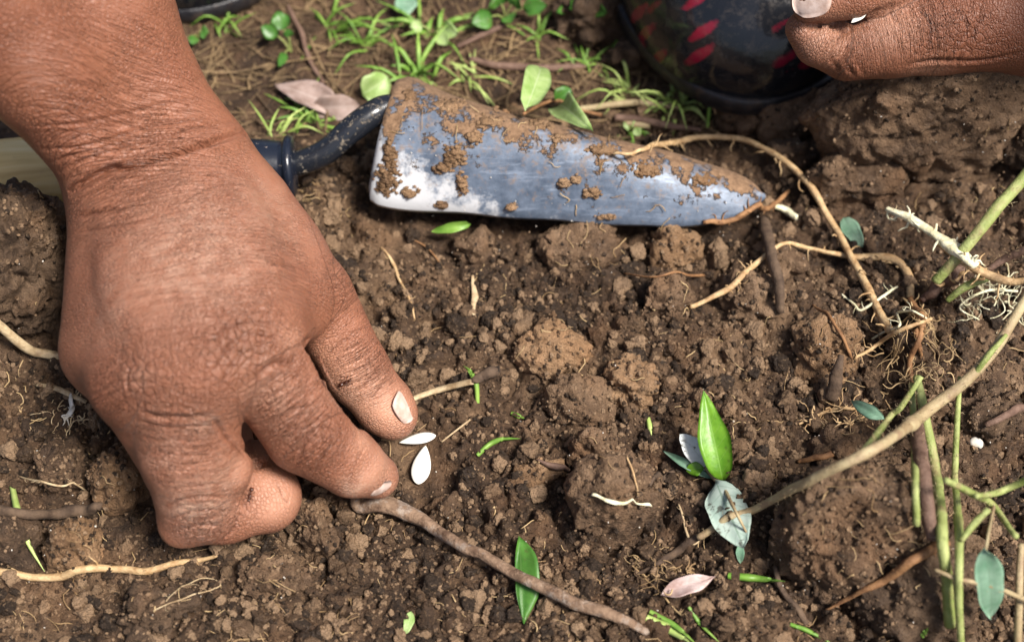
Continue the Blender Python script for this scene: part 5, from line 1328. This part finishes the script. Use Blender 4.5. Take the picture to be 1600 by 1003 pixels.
def weed(px, py, leaves, mat, label):
    b = Gg(px, py); e = empty('weed', b, label, 'weed', 'small leafy weeds')
    for i, (tx, ty, lift, wpx) in enumerate(leaves):
        t = G(tx, ty, lift); m_ = b + (t - b) * .42 + np.array([0, 0, .25])
        V, F, uv = leaf_geo(m_, t, cm(wpx, b), fold=.2, bend=.06, p=.8, q=.7, seed=i, nu=11, nv=7); put('leaf', V, F, M[mat], parent=e, attrs={'leafuv': uv})
        V, F = tube(catmull([b, b + (m_ - b) * .5 + np.array([0, 0, .12]), m_], 9), [.045, .03], 6); put('stalk', V, F, M['stem_green'], parent=e)
weed(455, 82, [(432, 18, 1.2, 30), (408, 42, .9, 24), (436, 105, .4, 14), (450, 45, 1.0, 16)], 'leaf_deep', 'green seedling between the forearm and the thin brown stalk')
weed(790, 32, [(775, -8, 1.2, 44), (738, 38, .7, 32), (800, 35, .6, 26), (855, 8, 1.0, 26), (812, -5, 1.2, 30)], 'leaf_deep', 'dark leafy weed at the top edge, centre')
weed(905, 22, [(890, 12, .8, 24), (948, 20, .8, 26), (870, 20, .6, 18)], 'leaf_deep', 'weed leaves on the crumbly clod left of the boot')
weed(640, -10, [(632, 26, .6, 34), (660, -30, .8, 30)], 'leaf_teal', 'pale leaf tip hanging in at the top edge above the trowel')
weed(675, 55, [(640, 42, .6, 22), (715, 52, .7, 28), (700, 70, .5, 24)], 'leaf_lime', 'light green weed among the grass above the trowel shoulder')
weed(310, 62, [(325, 52, .5, 20), (300, 70, .4, 16)], 'leaf_deep', 'dim green leaf beside the forearm near the top')
weed(985, 208, [(975, 200, .3, 16), (1000, 212, .3, 14), (990, 195, .4, 12)], 'leaf_lime', 'tiny round-leaved weed behind the blade near the arched root')

# ------------------------------------------------------------------ uncountable litter
def strewn():
    r = np.random.default_rng(77); A, B, C = [], [], []
    for _ in range(1250):                                       # chopped straw behind the trowel
        px, py = r.uniform(250, 1130), r.uniform(-40, 235)
        if py > 150 + .1 * (px - 500) and r.uniform() < .6: continue
        b = Gg(px, py); L = r.gamma(2.2, .38) + .25; a = r.uniform(0, 3.14); d = np.array([math.cos(a), math.sin(a), r.normal() * .18])
        p = [b - d * L / 2, b + r.normal(size=3) * L * .04, b + d * L / 2]
        for q in p: q[2] = max(q[2], H(q[0], q[1])) + r.uniform(.01, .14)
        A.append(tube(catmull(p, 5), r.uniform(.010, .042), 5, flat=.5))
    V, F = join(A); put('straw_litter', V, F, M['litter'], 'brown chopped straw littering the ground behind the trowel', kind='stuff')
    for _ in range(1100):                                       # hair roots all over the dug soil
        px, py = r.uniform(-20, 1620), r.uniform(150, 1010)
        b = G(px, py); 
        if b[2] > 4.2: continue
        if vnoise2(np.array([b[0] / 3.]), np.array([b[1] / 3.]), 88)[0] < r.uniform(-.6, .35): continue
        L = r.gamma(1.5, .3) + .1; a = r.uniform(0, 6.28); d = np.array([math.cos(a), math.sin(a), 0]); q = [b]
        for k in range(4):
            d = unit(d + r.normal(size=3) * .5 * np.array([1, 1, .35])); p = q[-1] + d * L / 4; p[2] = max(min(p[2], top(p[0], p[1]) + .12), top(p[0], p[1]) + .01); q.append(p)
        if max(v[2] for v in q) - min(v[2] for v in q) > .45: continue
        B.append(tube(catmull(q, 7), r.uniform(.007, .019), 4))
    V, F = join(B); put('root_hairs', V, F, M['hair'], 'fine pale root hairs strewn over the dug soil', kind='stuff')
    VI, FI = ico(1)
    for _ in range(380):                                       # pale grit and plant crumbs
        b = G(r.uniform(-10, 1610), r.uniform(180, 1010)); s_ = r.uniform(.010, .03)
        if b[2] > 4.2: continue
        C.append((VI * s_ * r.uniform(.5, 1.3, 3) * (1 + .25 * r.uniform(-1, 1, (len(VI), 1))) + b + np.array([0, 0, s_ * .4]), FI))
    V, F = join(C); put('pale_grit', V, F, M['white_bit'], 'tiny pale grit sprinkled on the soil', kind='stuff')
strewn()
def tangle(px, py, rx, ry, n, lpx, mat, label, seed, hmax=.5):
    r = np.random.default_rng(seed); parts = []
    for _ in range(n):
        a, q = r.uniform(0, 6.28), math.sqrt(r.uniform()); b = G(px + rx * q * math.cos(a), py + ry * q * math.sin(a), r.uniform(.02, hmax))
        L = cm(lpx, b) * r.uniform(.4, 1.3); a = r.uniform(0, 6.28); d = np.array([math.cos(a), math.sin(a), r.normal() * .4]); pts = [b]
        for k in range(5):
            d = unit(d + r.normal(size=3) * np.array([.6, .6, .35])); p = pts[-1] + d * L / 5; p[2] = np.clip(p[2], top(p[0], p[1]) + .01, top(p[0], p[1]) + hmax); pts.append(p)
        parts.append(tube(catmull(pts, 11), np.array([1, .9, .6]) * r.uniform(.008, .026), 5))
    V, F = join(parts); put('root_tangle', V, F, M[mat], label, 'root tangle', 'tangles of fine roots')
tangle(1435, 545, 55, 70, 75, 45, 'hair', 'tangle of fine pale roots in the root bunch at right', 1)
tangle(1330, 650, 85, 22, 42, 40, 'root', 'mat of thin orange rootlets left of the small crumpled teal leaf', 2, .3)
tangle(1555, 465, 50, 35, 40, 50, 'root_white', 'spray of whitish rootlets under the peeled stem at the right edge', 3, .8)
tangle(1040, 895, 60, 26, 30, 30, 'hair', 'wispy rootlets between the smooth clod and the withered leaf', 4, .3)
tangle(480, 300, 30, 22, 16, 30, 'hair', 'thin rootlets beside the ferrule, below the trowel neck', 5, .3)
tangle(110, 640, 35, 25, 18, 30, 'straw', 'frayed pale fibres at the left of the hand', 6, .3)
V, F = ico(3); V = V * (1 + .15 * fbm3(V + 4, 1.3, 8, 3))[:, None] * np.array([.2, .17, .15]) + G(1525, 692, .06); put('pebble', V, F, M['white_bit'], 'small white pebble right of the pale straight stem', 'pebble')
CRUMBS()
